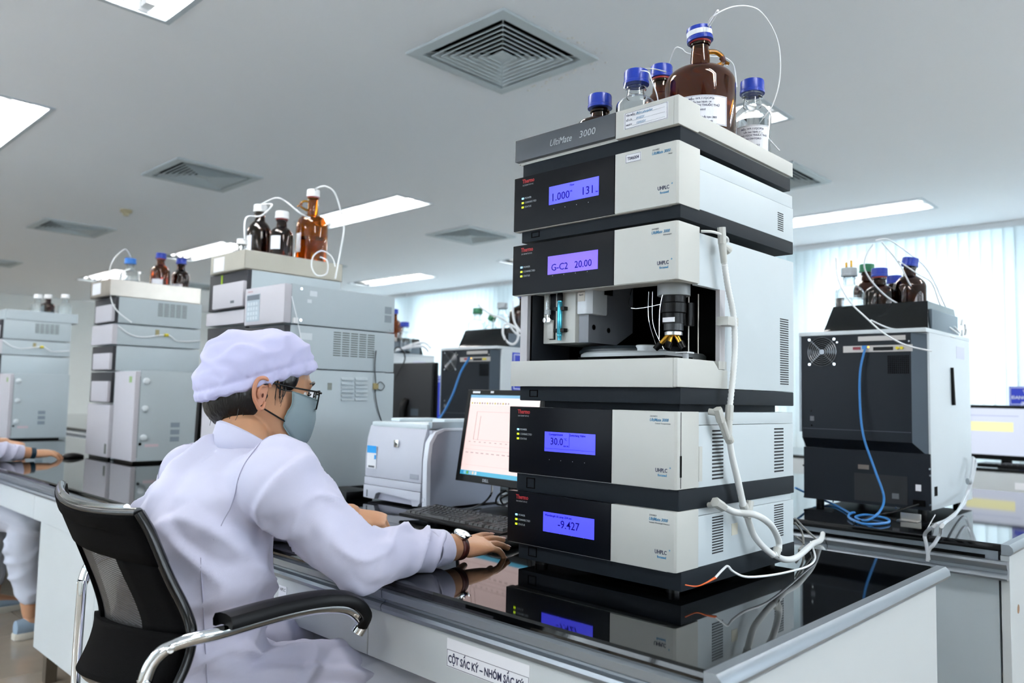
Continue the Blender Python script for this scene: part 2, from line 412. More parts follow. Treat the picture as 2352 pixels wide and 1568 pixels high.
# ---------------------------------------------------------------- benches
def bench(name, label, x0, x1, y0, y1, front, peds, drawers, backpanel=None):
    "long lab bench; front = -1: worktop front edge at x0"
    root = thing(name, label, 'bench', ((x0+x1)/2, y0, 0))
    t = MB(); z1 = BT; z0 = BT-.019
    prof = [(x0+.006, z0), (x0+.001, z0+.005), (x0, z0+.010), (x0+.002, z0+.016), (x0+.008, z1), (x1-.008, z1), (x1-.002, z0+.016), (x1, z0+.010), (x1-.001, z0+.005), (x1-.006, z0)]
    t.prism(prof, 1, y0+.022, y1); t.build('worktop', granite, root)
    e = MB(); e.prism([(y0, z0-.006), (y0-.006, z0+.003), (y0-.004, z0+.013), (y0+.004, z1+.0015), (y0+.022, z1+.0015), (y0+.022, z0-.006)], 0, x0-.004, x1+.004)
    e.build('end_trim', alu, root, smooth=True)
    return root
B1 = bench('lab_bench', 'long white lab bench with glossy black worktop under the big instrument stack', .955, 1.957, .53, 9.2, -1, None, None)
# front aluminium pull profile of the near bench, in lengths
prof = [(.963, .761), (.958, .756), (.960, .742), (.968, .737), (.968, .733), (.960, .730), (.957, .724), (.960, .716), (.972, .712), (.985, .712), (.985, .761)]
for a, b in ((.552, 1.262), (1.264, 2.6), (2.602, 4.2), (4.202, 5.9), (5.902, 7.6), (7.602, 9.2)):
    MB().prism(prof, 1, a, b).build('pull_rail', alu, B1, smooth=True)
MB().box(.985, 1.93, .56, 9.2, .745, .761).build('apron', white_lam, B1)
# drawer fronts
dr = []
for a, b in ((.556, 1.320), (1.323, 2.09), (2.093, 3.55), (3.553, 4.9), (4.903, 6.4), (6.403, 8.0), (8.003, 9.19)):
    dr.append(MB().box(.972, .990, a, b, .617, .711).build('drawer_front', white_lam, B1, bevel=.0012, seg=1))
MB().box(.990, 1.5, .56, 9.18, .63, .64).build('drawer_bottom', white_lam, B1)
MB().box(.966, 1.886, .533, .552, 0.02, .752).build('end_panel', white_lam, B1, bevel=.001, seg=1)
MB().box(1.886, 1.93, .556, .575, 0.02, .752).build('end_panel', white_lam, B1)
MB().box(1.90, 1.93, .553, 9.2, 0.02, .75).build('back_panel', white_lam, B1)
def pedestal(y0, y1, x0=.985, x1=1.55, root=B1):
    b = MB().box(x0+.018, x1, y0, y1, .13, .617); b.build('cabinet', white_lam, root)
    MB().box(x0, x0+.017, y0+.002, (y0+y1)/2-.0015, .132, .612).build('cabinet_door', white_lam, root, bevel=.001, seg=1)
    MB().box(x0, x0+.017, (y0+y1)/2+.0015, y1-.002, .132, .612).build('cabinet_door', white_lam, root, bevel=.001, seg=1)
    foot = mat('pedestal_foot', '#5c5348', .5, metal=.4)
    for yy in (y0+.03, y1-.07):
        for xx in (x0+.03, x1-.07): MB().box(xx, xx+.04, yy, yy+.04, 0, .13).build('foot', foot, root)
pedestal(2.25, 3.5); pedestal(5.1, 6.4)
# labels on the drawers
def sticker(parent, name, c, sy, sz, x, m=paper): return MB().box(x-.0006, x, c[1]-sy/2, c[1]+sy/2, c[2]-sz/2, c[2]+sz/2).build(name, m, parent)
a = at(1028, 1462, 0, .972); b = at(1217, 1530, 0, .972); zt = a.z; yl, yr = a.y, b.y
pa = MB().box(.9712, .972, yr, yl, zt-.051, zt-.001); pa.build('paper_label', paper, dr[0])
bd = MB(); z1, z0 = zt-.0205, zt-.050
for q in ((yr+.001, yl-.001, z1-.0007, z1), (yr+.001, yl-.001, z0, z0+.0007), (yr+.001, yr+.0017, z0, z1), (yl-.0017, yl-.001, z0, z1)): bd.box(.9709, .9712, *q)
bd.build('label_border', ink, dr[0])
text('lettering', 'CỘT SẮC KÝ – NHÓM SẮC KÝ', .0185, ink, dr[0], (.9710, yl-.004, z0+.0075), (0, -1, 0), (0, 0, 1), bold=.0005, xs=.735)
c = at(650, 1357, 0, .972); pa = MB().box(.9712, .972, c.y-.016, c.y+.018, c.z-.016, c.z+.012); pa.build('paper_label', paper, dr[1])
text('lettering', 'HPLC', .010, ink_grey, dr[1], (.9711, c.y+.012, c.z), (0, -1, 0), (0, 0, 1))

B2 = bench('lab_bench', 'lab bench with black worktop behind the first, carrying the dark-backed instruments', 2.40, 3.95, .498, 12.0, -1, None, None)
MB().box(2.425, 3.92, .53, 12, .745, .761).build('apron', alu, B2)
p2 = [(2.385, .738), (2.380, .732), (2.384, .722), (2.392, .716), (2.392, .708), (2.384, .704), (2.380, .696), (2.386, .690), (2.41, .690), (2.41, .738)]
# rail sits on the back bench's service side and is split in lengths
for a, b in ((.505, .972), (.974, 2.6), (2.602, 5.0), (5.002, 8.0), (8.002, 12.0)):
    MB().prism(p2, 1, a, b).build('pull_rail', alu, B2, smooth=True)
MB().box(2.41, 2.425, .53, .56, .70, .761).build('corner_post', alu, B2)
MB().box(2.412, 2.43, .53, 12, .02, .690).build('service_panel', mat('grey_laminate', '#a9b4bb', .45), B2)
ep = MB().box(2.406, 3.93, .503, .524, .02, .752).build('end_panel', white_lam, B2, bevel=.001, seg=1)
q = at(2339, 1398, 1, .503); MB().cyl((q.x, .5025, q.z), (q.x, .506, q.z), .012, n=16).build('cam_hole', mat('wood_hole', '#8a6a50', .7), B2)
MB().box(3.91, 3.93, .53, 12, .02, .75).build('back_panel', white_lam, B2)
B3 = bench('lab_bench', 'white lab bench by the window blinds carrying a bright monitor', 5.35, 6.3, .1, 12.0, -1, None, None)
MB().box(5.36, 5.385, .12, 12, .60, .759).build('drawer_front', white_lam, B3, bevel=.002)
MB().box(5.42, 6.25, .12, 12, .02, .60).build('cabinet', white_lam, B3)
MB().box(5.37, 6.28, .105, .12, .02, .752).build('end_panel', white_lam, B3)
q = at(2345, 1117, 0, 5.36); MB().box(5.3585, 5.36, q.y-.09, q.y+.03, q.z-.02, q.z+.02).build('paper_label', paper, B3)
# ---------------------------------------------------------------- the big instrument stack (front plane x = XF)
XF = 1.242; YL = 1.199; YR = .778; YS = .923
blue_lcd = emit('lcd_blue', (0.055, 0.06, .98, 1), 1.15)
lcd_violet = emit('lcd_violet', (0.13, 0.07, .88, 1), 1.15)
lcd_ink = mat('lcd_ink', '#1c1290', .7, spec=.1, vary=0)
led_b = emit('led_blue', (.25, .65, 1, 1), 1.6); led_g = emit('led_green', (.65, .95, .02, 1), 1.2)
RY = (0, -1, 0); UZ = (0, 0, 1)
def front(root, z0, z1, split=True, side=.078, lipz=None):
    "front cover: dark glossy half and light half, wrapping round the corner"
    MB().box(XF, XF+.018, YS+.0006, YL, z0, z1).build('display_panel', panel_dark, root, bevel=.0015)
    g = MB(); g.prism([(XF, YS-.0006), (XF, YR+.004), (XF+.004, YR), (XF+side, YR), (XF+side, YR+.016), (XF+.018, YR+.016), (XF+.018, YS-.0006)], 2, z0, z1)
    g.build('front_cover', grey_shell, root, bevel=.0012)
    MB().box(XF+.003, XF+.019, YR+.02, YL-.002, z0-.001, z0).build('lower_lip', grey_shell, root)
    MB().box(XF+.018, XF+side, YR+.016, YL-.006, z0+.004, z1-.003).build('inner_frame', grey_shell, root)
    MB().box(XF+.010, XF+side, YL-.006, YL-.001, z0+.002, z1-.002).build('side_cheek', grey_shell, root)
def base(root, z0, z1, xa=XF+.012, xb=1.735, feet=False):
    MB().box(xa, xb, YR+.002, YL-.014, z0, z1).build('base_tray', base_dark, root, bevel=.0025)
    b = MB(); yy = YL-.055
    for s in ((yy-.012, yy+.012, z0+.008, z0+.010), (yy-.012, yy+.012, z1-.010, z1-.008), (yy-.012, yy-.010, z0+.008, z1-.008), (yy+.010, yy+.012, z0+.008, z1-.008)): b.box(xa-.001, xa+.001, *s)
    b.build('latch_outline', black_in, root)
def slots(root, x0, x1, z0, z1, n, y=YR+.0042):
    for k in range(n):
        z = z0+(z1-z0)*(k+.5)/n; h = (z1-z0)/n*.24
        MB().box(x0, x1, y-.0006, y+.002, z-h, z+h).build('vent_slot', slot_dk, root)  # proud strip, not cut in; the slot's inner shade is its dark colour
def marks(root, zt, zb, sub, big='1'):
    "brand print, leds on the dark half; model and type print on the light half"
    P = XF-.0004
    text('lettering', 'Thermo', .0125, red_ink, root, (P, 1.1745, zt-.015), RY, UZ, xs=.86, bold=.0003)
    text('lettering', 'SCIENTIFIC', .0044, white_ink, root, (P, 1.1735, zt-.0215), RY, UZ, space=1.5, xs=1.0)
    for k, (s, m) in enumerate((('POWER', led_b), ('CONNECTED', led_g), ('STATUS', led_g))):
        z = zt-.049-k*.0098
        MB().box(XF-.0006, XF+.001, 1.1695, 1.1755, z-.0019, z+.0019).build('status_led', m, root)
        text('lettering', s, .0056, white_ink, root, (P, 1.1665, z-.0019), RY, UZ)
    text('lettering', 'DIONEX', .0042, ink_grey, root, (P, .8350, zt-.0115), RY, UZ, shear=.2)
    text('lettering', 'UltiMate 3000', .0082, blue_ink, root, (P, .8360, zt-.0195), RY, UZ, shear=.3, xs=.86, bold=.00012)
    text('lettering', sub, .0036, ink_grey, root, (P, .7905, zt-.0245), RY, UZ, align='RIGHT')
    text('lettering', 'UHPLC', .0100, ink, root, (P, .8225, zb+.022), RY, UZ, bold=.0002, xs=.82); text('lettering', '+', .0065, blue_ink, root, (P, .7925, zb+.0285), RY, UZ, bold=.0002)
    text('lettering', 'focused', .0062, blue_ink, root, (P, .8170, zb+.0145), RY, UZ, bold=.0002, xs=1.0)
    for k in range(4): MB().cyl((XF-.0004, 1.082-k*.031, zb+.026), (XF+.001, 1.082-k*.031, zb+.026), .0008, n=6).build('key_dot', white_ink, root)
def lcd(root, z0, z1, m, items):
    MB().box(XF-.0008, XF+.001, .9625, 1.0955, z0, z1).build('display', m, root)
    for s, size, y, z, al in items: text('lettering', s, size, lcd_ink, root, (XF-.0010, y, z), RY, UZ, align=al, bold=.0001)

# module 1: solvent tray on top
M1 = thing('solvent_tray', 'light grey open solvent tray topping the big stack, dark strip with white script', 'tray', (1.5, .99, K+.487))
MB().box(XF, XF+.016, YS+.0006, YL, K+.523, K+.572).build('name_strip', mat('slate_panel', '#363d45', .35), M1, bevel=.0015)
g = MB()
g.prism([(XF, K+.5165), (XF, K+.572), (XF+.078, K+.572), (XF+.078, K+.553), (1.731, K+.553), (1.731, K+.5205), (1.318, K+.5205), (1.312, K+.5165)], 1, YR, YR+.010)
g.box(XF, XF+.012, YR+.01, YS-.0006, K+.5165, K+.572); g.box(XF+.016, XF+.02, YS, YL, K+.523, K+.56)
g.box(XF+.012, 1.731, YL-.012, YL, K+.5205, K+.553); g.box(1.719, 1.731, YR+.01, YL-.012, K+.5205, K+.553)
g.build('tray_wall', grey_shell, M1, bevel=.0015)
MB().box(XF+.012, 1.725, YR+.008, YL-.008, K+.517, K+.523).build('tray_floor', grey_shell, M1)
MB().box(XF+.012, 1.724, YR+.003, YL-.014, K+.487, K+.5165).build('base_tray', base_dark, M1, bevel=.002)
text('lettering', 'UltiMate', .0205, white_ink, M1, (XF-.0004, 1.098, K+.5385), RY, UZ, shear=.35, xs=.86); text('lettering', '3000', .0205, white_ink, M1, (XF-.0004, 1.0165, K+.5395), RY, UZ, shear=.15, xs=1.05)
MB().box(XF-.0006, XF, .8005, .9015, K+.5305, K+.5635).build('paper_label', paper, M1)
bb = MB(); P = XF-.0009
for s in ((.802, .8995, K+.5625, K+.5630), (.802, .8995, K+.5315, K+.5320), (.802, .8026, K+.5315, K+.563), (.8989, .8995, K+.5315, K+.563)): bb.box(P, P+.0004, *s)
for k in range(3): bb.box(P, P+.0003, .8075, .882, K+.5545-k*.0095, K+.5547-k*.0095)
bb.build('label_border', ink, M1)
for k, (s, w) in enumerate((('TÊN MẪU:', 'Đệm photphat'), ('SỐ LÔ:', '010221'), ('NGÀY:', '15/03/21'))):
    text('lettering', s, .0048, ink, M1, (P, .8965, K+.5555-k*.0095), RY, UZ, bold=.00008); text('lettering', w, .0062, blue_ink, M1, (P, .873, K+.5553-k*.0095), RY, UZ, shear=.4)

# module 2: pump
M2 = thing('pump_module', 'upper light grey instrument module with blue display reading 1.000 and 131', 'instrument', (1.5, .99, K+.333))
front(M2, K+.366, K+.4855)
MB().box(XF+.078, 1.741, YR+.004, YL-.012, K+.370, K+.449).build('housing', body_paint, M2, bevel=.002)
MB().box(XF+.078, 1.739, YR+.005, YL-.013, K+.4495, K+.4785).build('top_cover', body_paint, M2, bevel=.002)
base(M2, K+.341, K+.3695); slots(M2, 1.661, 1.689, K+.3855, K+.4285, 9)
marks(M2, K+.486, K+.374, 'Pump')
lcd(M2, K+.4105, K+.4495, blue_lcd, [('1.000', .0235, 1.090, K+.4175, 'LEFT'), ('mL', .005, 1.037, K+.4300, 'LEFT'), ('131', .0235, 1.008, K+.4175, 'LEFT'), ('bar', .005, .970, K+.4175, 'LEFT'), ('Flow', .006, 1.038, K+.4420, 'LEFT')])
MB().box(XF-.0006, XF, .8605, .8975, K+.4625, K+.4795).build('asset_sticker', paper, M2)
bb = MB()
for s in ((.8615, .8965, K+.4785, K+.4790), (.8615, .8965, K+.4630, K+.4635), (.8615, .8620, K+.463, K+.479), (.8960, .8965, K+.463, K+.479)): bb.box(P, P+.0004, *s)
bb.build('label_border', ink, M2); text('lettering', 'T046004', .0092, ink, M2, (P, .879, K+.4675), RY, UZ, align='CENTER', bold=.0001, xs=.82)

# module 3: autosampler with open bay
M3 = thing('autosampler', 'tall instrument module with open dark bay, sampling needle and cyan-bodied tool', 'instrument', (1.5, .99, K-.019))
front(M3, K+.224, K+.3335)
marks(M3, K+.333, K+.2315, 'Autosampler')
lcd(M3, K+.2605, K+.2995, lcd_violet, [('G-C2', .0205, 1.086, K+.268, 'LEFT'), ('20.00', .0205, 1.0225, K+.268, 'LEFT')])
bh = MB(); YB = YR+.004
bh.prism([(1.320, K+.324), (1.741, K+.324), (1.741, K+.026), (1.423, K+.026), (1.423, K+.222), (1.320, K+.222)], 1, YB, YB+.012)
bh.box(1.57, 1.741, YB+.012, YL-.012, K+.026, K+.324); bh.box(1.320, 1.57, YB+.012, YL-.012, K+.300, K+.324); bh.box(1.46, 1.57, YL-.024, YL-.012, K+.026, K+.324)
bh.build('housing', body_paint, M3, bevel=.0015)
bi = MB(); bi.box(1.555, 1.57, YB+.012, YL-.024, K+.03, K+.30); bi.box(1.28, 1.57, YL-.026, YL-.014, K+.06, K+.30); bi.box(1.27, 1.57, YB+.014, YL-.024, K+.285, K+.299); bi.box(1.44, 1.57, YB+.012, YB+.016, K+.03, K+.30); bi.box(1.262, 1.57, YR+.016, YL-.02, K+.024, K+.040)
bi.build('bay_lining', black_in, M3)
MB().box(1.262, 1.30, YL-.019, YL-.013, K+.03, K+.225).build('side_panel', mat('pillar_grey', '#8d8f94', .35), M3)
MB().box(1.256, 1.266, YL-.034, YL-.014, K+.03, K+.225).build('bay_pillar', mat('pillar_alu', '#b1b0b4', .4), M3)
MB().box(1.272, 1.40, YL-.0355, YL-.0335, K+.03, K+.225).build('inner_wall', mat('inner_slate', '#272c33', .4), M3)
MB().box(1.402, 1.423, YB-.001, YB+.008, K+.078, K+.2225).build('bay_pillar', MATS['pillar_alu'], M3)
MB().box(1.397, 1.428, YB-.002, YB+.01, K+.064, K+.080).build('pillar_foot', grey_shell, M3)
g = MB(); g.prism([(XF, K+.0255), (XF, K+.079), (1.373, K+.079), (1.392, K+.063), (1.427, K+.063), (1.427, K+.0255)], 1, YR-.001, YR+.008)
g.box(XF, XF+.012, YR+.008, YL, K+.0245, K+.079); g.box(XF+.012, 1.30, YL-.008, YL, K+.0245, K+.079)
g.build('bay_sill', grey_shell, M3, bevel=.002)
base(M3, K-.006, K+.0250, XF+.016); MB().box(1.30, 1.70, YR+.03, YL-.05, K-.020, K-.006).build('plinth', base_dark, M3)
slots(M3, 1.671, 1.713, K+.040, K+.190, 29)
# things inside the bay
sy = thing('syringe_block', 'pale grey drive block with glass syringe, white bottle and screws in the open bay', 'instrument part', (1.30, 1.09, K+.12))
sb = MB(); sb.prism([(1.295, 1.152), (1.295, 1.062), (1.305, 1.056), (1.43, 1.056), (1.43, 1.152)], 2, K+.119, K+.262); sb.build('drive_housing', grey_shell, sy, bevel=.002)
sb = MB(); sb.prism([(1.300, K+.119), (1.300, K+.262), (1.46, K+.262), (1.46, K+.15), (1.40, K+.119)], 1, 1.030, 1.056); sb.build('side_plate', mat('plate_grey', '#787c84', .4), sy, bevel=.001)
for x, z in ((1.318, K+.152), (1.37, K+.149)):
    MB().cyl((x, 1.0295, z), (x, 1.032, z), .0058, n=16).build('screw', black_pl, sy); MB().cyl((x, 1.029, z), (x, 1.0305, z), .0026, n=12).build('screw', chrome, sy)
MB().box(1.2935, 1.296, 1.117, 1.133, K+.127, K+.262).build('slot', panel_dark, sy)
MB().box(1.290, 1.296, 1.120, 1.137, K+.129, K+.170).build('plunger_plate', grey_shell, sy, bevel=.001)
clear = mat('clear_glass', '#f4f8fa', .02, trans=1.0, ior=1.45, vary=0)
MB().cyl((1.285, 1.132, K+.190), (1.285, 1.132, K+.262), .0042, n=14).build('syringe_barrel', clear, sy, smooth=True)
MB().cyl((1.285, 1.132, K+.182), (1.285, 1.132, K+.192), .0075, n=14).build('syringe_flange', mat('smoke_plastic', '#9aa0a4', .25), sy, smooth=True)
MB().cyl((1.285, 1.132, K+.165), (1.285, 1.132, K+.183), .0022, n=10).build('plunger_rod', chrome, sy, smooth=True)
for yy in (1.1405, 1.127): MB().cyl((1.283, yy, K+.170), (1.292, yy, K+.170), .005, n=12).build('thumb_screw', chrome, sy, smooth=True)
wb = MB(); wb.prism([(1.288, 1.052), (1.288, 1.028), (1.296, 1.016), (1.345, 1.016), (1.350, 1.022), (1.350, 1.052)], 2, K+.178, K+.262); wb.build('wash_bottle', mat('milky_plastic', '#c4cad0', .3), sy, bevel=.004)
MB().box(1.2872, 1.288, 1.031, 1.050, K+.205, K+.262).build('paper_label', mat('warm_paper', '#c9c4bc', .8), sy)
for k, s in enumerate(('Use only', 'freshly', 'prepared', 'liquid')): text('lettering', s, .0052, ink_grey, sy, (1.2868, 1.0405, K+.236-k*.0062), RY, UZ, align='CENTER')
MB().box(1.335, 1.36, 1.012, 1.018, K+.222, K+.262).build('wash_lid', black_pl, sy)
tl = thing('screwdriver_tool', 'cyan metal tool with black rounded cap clipped upright in the open bay', 'tool', (1.286, 1.098, K+.12))
cy = mat('cyan_anodised', '#49b3cc', .25, metal=.6)
MB().lathe([(0, 0), (.0042, 0), (.0046, .002), (.0046, .008), (.0056, .010), (.0056, .013), (.0052, .0135), (.0056, .0140), (.0056, .081), (.005, .082), (.0054, .0832), (.0054, .0855), (0, .0855)], (1.286, 1.098, K+.1245), n=20).build('tool_shaft', cy, tl, smooth=True)
MB().lathe([(0, .085), (.0062, .085), (.0066, .097), (.0052, .105), (.003, .109), (0, .110)], (1.286, 1.098, K+.1245), n=20).build('tool_cap', black_pl, tl, smooth=True)
for z in (K+.146, K+.193): MB().box(1.283, 1.296, 1.0835, 1.1125, z-.004, z+.004).build('clip', black_pl, sy, bevel=.001)
ca = thing('sample_carousel', 'round sample carousel with black lid and grey rim at the bay floor', 'instrument part', (1.40, 1.0, K+.04))
MB().lathe([(0, 0), (.135, 0), (.135, .048), (.130, .052), (0, .052)], (1.435, .985, K+.048), n=48).build('carousel_body', mat('carousel_grey', '#b4babd', .35), ca, smooth=True)
MB().lathe([(0, 0), (.125, 0), (.125, .006), (.118, .013), (0, .013)], (1.445, 1.01, K+.100), n=48).build('carousel_lid', mat('slate_plastic', '#20262b', .35), ca, smooth=True)
MB().lathe([(0, 0), (.022, 0), (.022, .012), (.019, .014), (0, .014)], (1.365, .93, K+.100), n=32).build('carousel_hub', MATS['carousel_grey'], ca, smooth=True)
MB().box(1.298, 1.40, .84, 1.055, K+.056, K+.088).build('carousel_opening', black_in, ca)
nd = thing('needle_unit', 'black injection needle unit with brass fittings hanging at the corner of the open bay', 'instrument part', (1.33, .845, K+.09))
nx, ny = 1.325, .838
MB().lathe([(0, .205), (.032, .205), (.032, .228), (.034, .25), (0, .25)], (nx, ny, K), n=28).build('arm_mount', mat('mount_grey', '#8d9294', .4), nd, smooth=True)
MB().lathe([(0, .150), (.0215, .150), (.0215, .170), (.0245, .172), (.0245, .190), (.0225, .192), (.0235, .206), (0, .206)], (nx, ny, K), n=28).build('valve_body', black_pl, nd, smooth=True)
MB().lathe([(0, .137), (.019, .137), (.019, .150), (0, .150)], (nx, ny, K), n=24).build('valve_band', mat('valve_dark', '#23272c', .4), nd, smooth=True)
MB().lathe([(0, .128), (.0175, .128), (.0175, .134), (.012, .137), (0, .137)], (nx, ny, K), n=24).build('clamp_ring', mat('ring_metal', '#b9bdc0', .3, metal=.7), nd, smooth=True)
MB().box(nx-.0235, nx-.0215, ny-.016, ny+.010, K+.152, K+.161).build('barcode_label', paper, nd)
brass = mat('brass', '#c79a3e', .25, metal=1)
for dx, dy in ((-.010, .014), (-.012, 0), (-.004, -.013)):
    p0 = Vector((nx+dx*.6, ny+dy*.6, K+.128)); p1 = Vector((nx+dx*1.3, ny+dy*1.5, K+.112)); MB().cyl(p0, p1, .0048, n=10).build('fitting', brass, nd, smooth=True)
    p2 = p1+(p1-p0)*.75; MB().cyl(p1, p2, .0072, .0058, n=12).build('finger_nut', black_pl, nd, smooth=True)
for a, b, c in (((nx-.02, ny+.045, K+.215), (nx-.015, ny+.048, K+.16), (nx-.01, ny+.03, K+.10)), ((nx-.02, ny+.036, K+.215), (nx-.02, ny+.034, K+.15), (nx-.012, ny+.014, K+.10)), ((nx-.026, ny+.004, K+.222), (nx-.03, ny+.012, K+.18), (nx-.026, ny+.016, K+.12))):
    MB().tube([a, b, c], .0006, n=6).build('capillary', chrome, nd, smooth=True)
for x, y in ((1.375, .835), (1.39, .822)): MB().cyl((x, y, K+.095), (x, y, K+.215), .0013, n=8).build('guide_rod', steel, nd)
MB().cyl((1.375, .835, K+.15), (1.375, .835, K+.196), .011, n=16).build('rod_sleeve', black_pl, nd, smooth=True)
MB().cyl((1.36, .832, K+.06), (1.36, .832, K+.096), .006, n=14).build('wash_port', white_cap, nd, smooth=True); MB().box(1.345, 1.372, .820, .846, K+.094, K+.097).build('wash_port_flange', white_cap, nd)
MB().tube([(1.36, .86, K+.20), (1.34, .95, K+.19), (1.36, .96, K+.24)], .0007, n=5).build('capillary', chrome, nd)

# module 4: column compartment
M4 = thing('column_compartment', 'instrument module with blue display reading 30.0, column oven with door slot', 'instrument', (1.5, .99, K-.201))
front(M4, K-.161, K-.0195)
marks(M4, K-.019, K-.153, 'Column Compartment')
lcd(M4, K-.110, K-.0695, blue_lcd, [('30.0', .0205, 1.080, K-.0955, 'LEFT'), ('°C', .006, 1.042, K-.0855, 'LEFT'), ('Compartment', .0066, 1.084, K-.0765, 'LEFT'), ('Switching Valve', .0066, 1.028, K-.0765, 'LEFT'), ('30.0 OK', .004, 1.044, K-.0985, 'LEFT')])
bb = MB(); bb.box(XF-.0012, XF-.0008, 1.0285, 1.0290, K-.100, K-.070); bb.box(XF-.0012, XF-.0008, .964, 1.094, K-.1040, K-.1035); bb.build('display_line', lcd_ink, M4)
MB().box(XF+.078, 1.736, YR+.004, YL-.012, K-.185, K-.0455).build('housing', body_paint, M4, bevel=.002)
MB().box(XF+.078, 1.736, YR+.005, YL-.013, K-.0448, K-.0205).build('top_cover', body_paint, M4, bevel=.002)
MB().box(XF+.014, XF+.0155, YR-.0006, YR+.004, K-.159, K-.021).build('door_gap', slot_dk, M4)
MB().box(XF+.012, XF+.0175, YR-.0008, YR+.004, K-.139, K-.100).build('door_slot', black_in, M4)
MB().box(XF+.0785, XF+.0905, YR-.0002, YR+.006, K-.150, K-.085).build('hinge_step', grey_shell, M4)
base(M4, K-.2005, K-.162); MB().box(1.33, 1.72, YR+.02, YL-.04, K-.212, K-.2005).build('plinth', black_pl, M4)
slots(M4, 1.376, 1.419, K-.152, K-.053, 14); slots(M4, 1.641, 1.686, K-.152, K-.053, 14)

# module 5: detector
M5 = thing('detector_module', 'lowest module of the big stack, blue display reading -9.427', 'instrument', (1.5, .99, BT))
front(M5, K-.3085, K-.2005)
marks(M5, K-.2005, K-.3005, 'Variable Wavelength Detector')
lcd(M5, K-.2745, K-.2345, blue_lcd, [('-9.427', .0225, 1.056, K-.2625, 'LEFT'), ('Wavelength & Lamp 254 nm', .0062, 1.091, K-.2425, 'LEFT')])
MB().box(XF+.018, 1.728, YR+.006, YL-.006, K-.215, K-.2015).build('top_cover', body_paint, M5, bevel=.002)
MB().box(XF+.078, 1.736, YR+.004, YL-.012, K-.318, K-.2155).build('housing', body_paint, M5, bevel=.002)
base(M5, K-.345, K-.309, XF+.022, 1.736)
slots(M5, 1.377, 1.419, K-.293, K-.220, 14); slots(M5, 1.640, 1.684, K-.291, K-.219, 14)
q = at(1687, 1215, 1, YB); MB().box(q.x-.012, q.x+.012, YB-.0006, YB, q.z-.011, q.z+.012).build('sticker', mat('cream_sticker', '#cfccbd', .8), M5)
for x in (1.30, 1.69):
    for y in (.82, 1.15): MB().cyl((x, y, BT), (x, y, K-.345), .014, n=16).build('rubber_foot', black_pl, M5)
dusty = mat('dust', '#3a3f44', .8)

# hoses on the side of the stack
HY = YR-.018
def sidep(px, py, y=HY): return at(px, py, 1, y)
hs = thing('drain_hose', 'white corrugated drain hose running down the side of the big stack with elbow joints', 'hose', sidep(1680, 900))
pts = [sidep(*p) for p in ((1663, 600), (1672, 660), (1684, 720), (1688, 790), (1684, 860), (1676, 935))]
cat = catmull(pts, 18); co = MB(); co.tube(cat, [(.0052 if i % 2 else .0062) for i in range(len(cat))], n=12, smooth=False); co.build('corrugated_hose', hose, hs, smooth=True)
cn = MB(); cn.cyl(sidep(1657, 522), sidep(1659, 560), .0085, n=8); cn.cyl(sidep(1659, 556), sidep(1663, 604), .0078, .0062, n=14); cn.cyl(sidep(1672, 575), sidep(1659, 560), .010, .004, n=10)
cn.build('connector', grey_shell, hs, bevel=.001)
MB().tube([sidep(1610, 531, YB-.003), sidep(1640, 533), sidep(1668, 545), sidep(1672, 556)], .0028, n=8).build('drain_tube', hose, hs, smooth=True)
cn = MB(); cn.box(sidep(1668, 735).x, sidep(1692, 735).x, HY-.004, YB-.0005, sidep(1680, 748).z, sidep(1680, 728).z); cn.build('hose_clip', grey_shell, hs, bevel=.001)
cn = MB(); cn.cyl(sidep(1676, 930), sidep(1674, 965), .0082, n=8); cn.cyl(sidep(1648, 938), sidep(1656, 968), .0092, n=6); cn.cyl(sidep(1628, 945, YB-.004), sidep(1650, 948), .0065, n=12)
cn.cyl(sidep(1674, 962), sidep(1672, 1010), .0075, n=12); cn.cyl(sidep(1655, 960), sidep(1670, 1005), .0078, .0072, n=12); cn.cyl(sidep(1671, 1000), sidep(1677, 1014), .0086, n=12)
cn.build('y_joint', grey_shell, hs, bevel=.0008)
MB().tube([sidep(*p) for p in ((1675, 1008), (1682, 1050), (1694, 1100), (1708, 1165))], [.0058, .0062, .0066, .0068], n=12).build('drain_pipe', hose, hs, smooth=True)
cn = MB(); cn.cyl(sidep(1707, 1158), sidep(1716, 1182), .0088, .008, n=12); cn.cyl(sidep(1723, 1150), sidep(1716, 1190), .0078, n=10); cn.build('y_joint', grey_shell, hs, bevel=.0008)
cn = MB(); cn.cyl(sidep(1628, 1160, YB-.004), sidep(1645, 1158), .0058, n=12); cn.cyl(sidep(1642, 1152), sidep(1662, 1165), .0098, .0090, n=6); cn.build('elbow_joint', grey_shell, hs, bevel=.0008)
MB().tube([sidep(1660, 1163), sidep(1690, 1176), sidep(1735, 1182, HY-.03), sidep(1770, 1205, HY-.03), sidep(1788, 1240, HY-.02), sidep(1788, 1265, HY-.02)], .0066, n=12).build('drain_pipe', hose, hs, smooth=True)
MB().tube([sidep(1716, 1185), sidep(1730, 1225), sidep(1750, 1252, HY-.01), sidep(1776, 1275, HY-.02)], .0066, n=12).build('drain_pipe', hose, hs, smooth=True)
MB().tube([sidep(1776, 1272, HY-.02), sidep(1800, 1284, HY-.02), sidep(1825, 1282, HY-.02), sidep(1845, 1268, HY), sidep(1868, 1248, .80), at(1885, 1240, 1, .86), at(1890, 1225, 1, .95)], .0066, n=12).build('drain_pipe', hose, hs, smooth=True)
cn = MB(); cn.cyl(sidep(1786, 1258, HY-.02), sidep(1781, 1278, HY-.02), .0085, n=12); cn.build('y_joint', grey_shell, hs, bevel=.0008)
ct = thing('sensor_cable', 'thin white cable with an orange tip curling on the worktop by the big stack', 'cable', at(1700, 1330, 2, BT))
zb = BT+.003
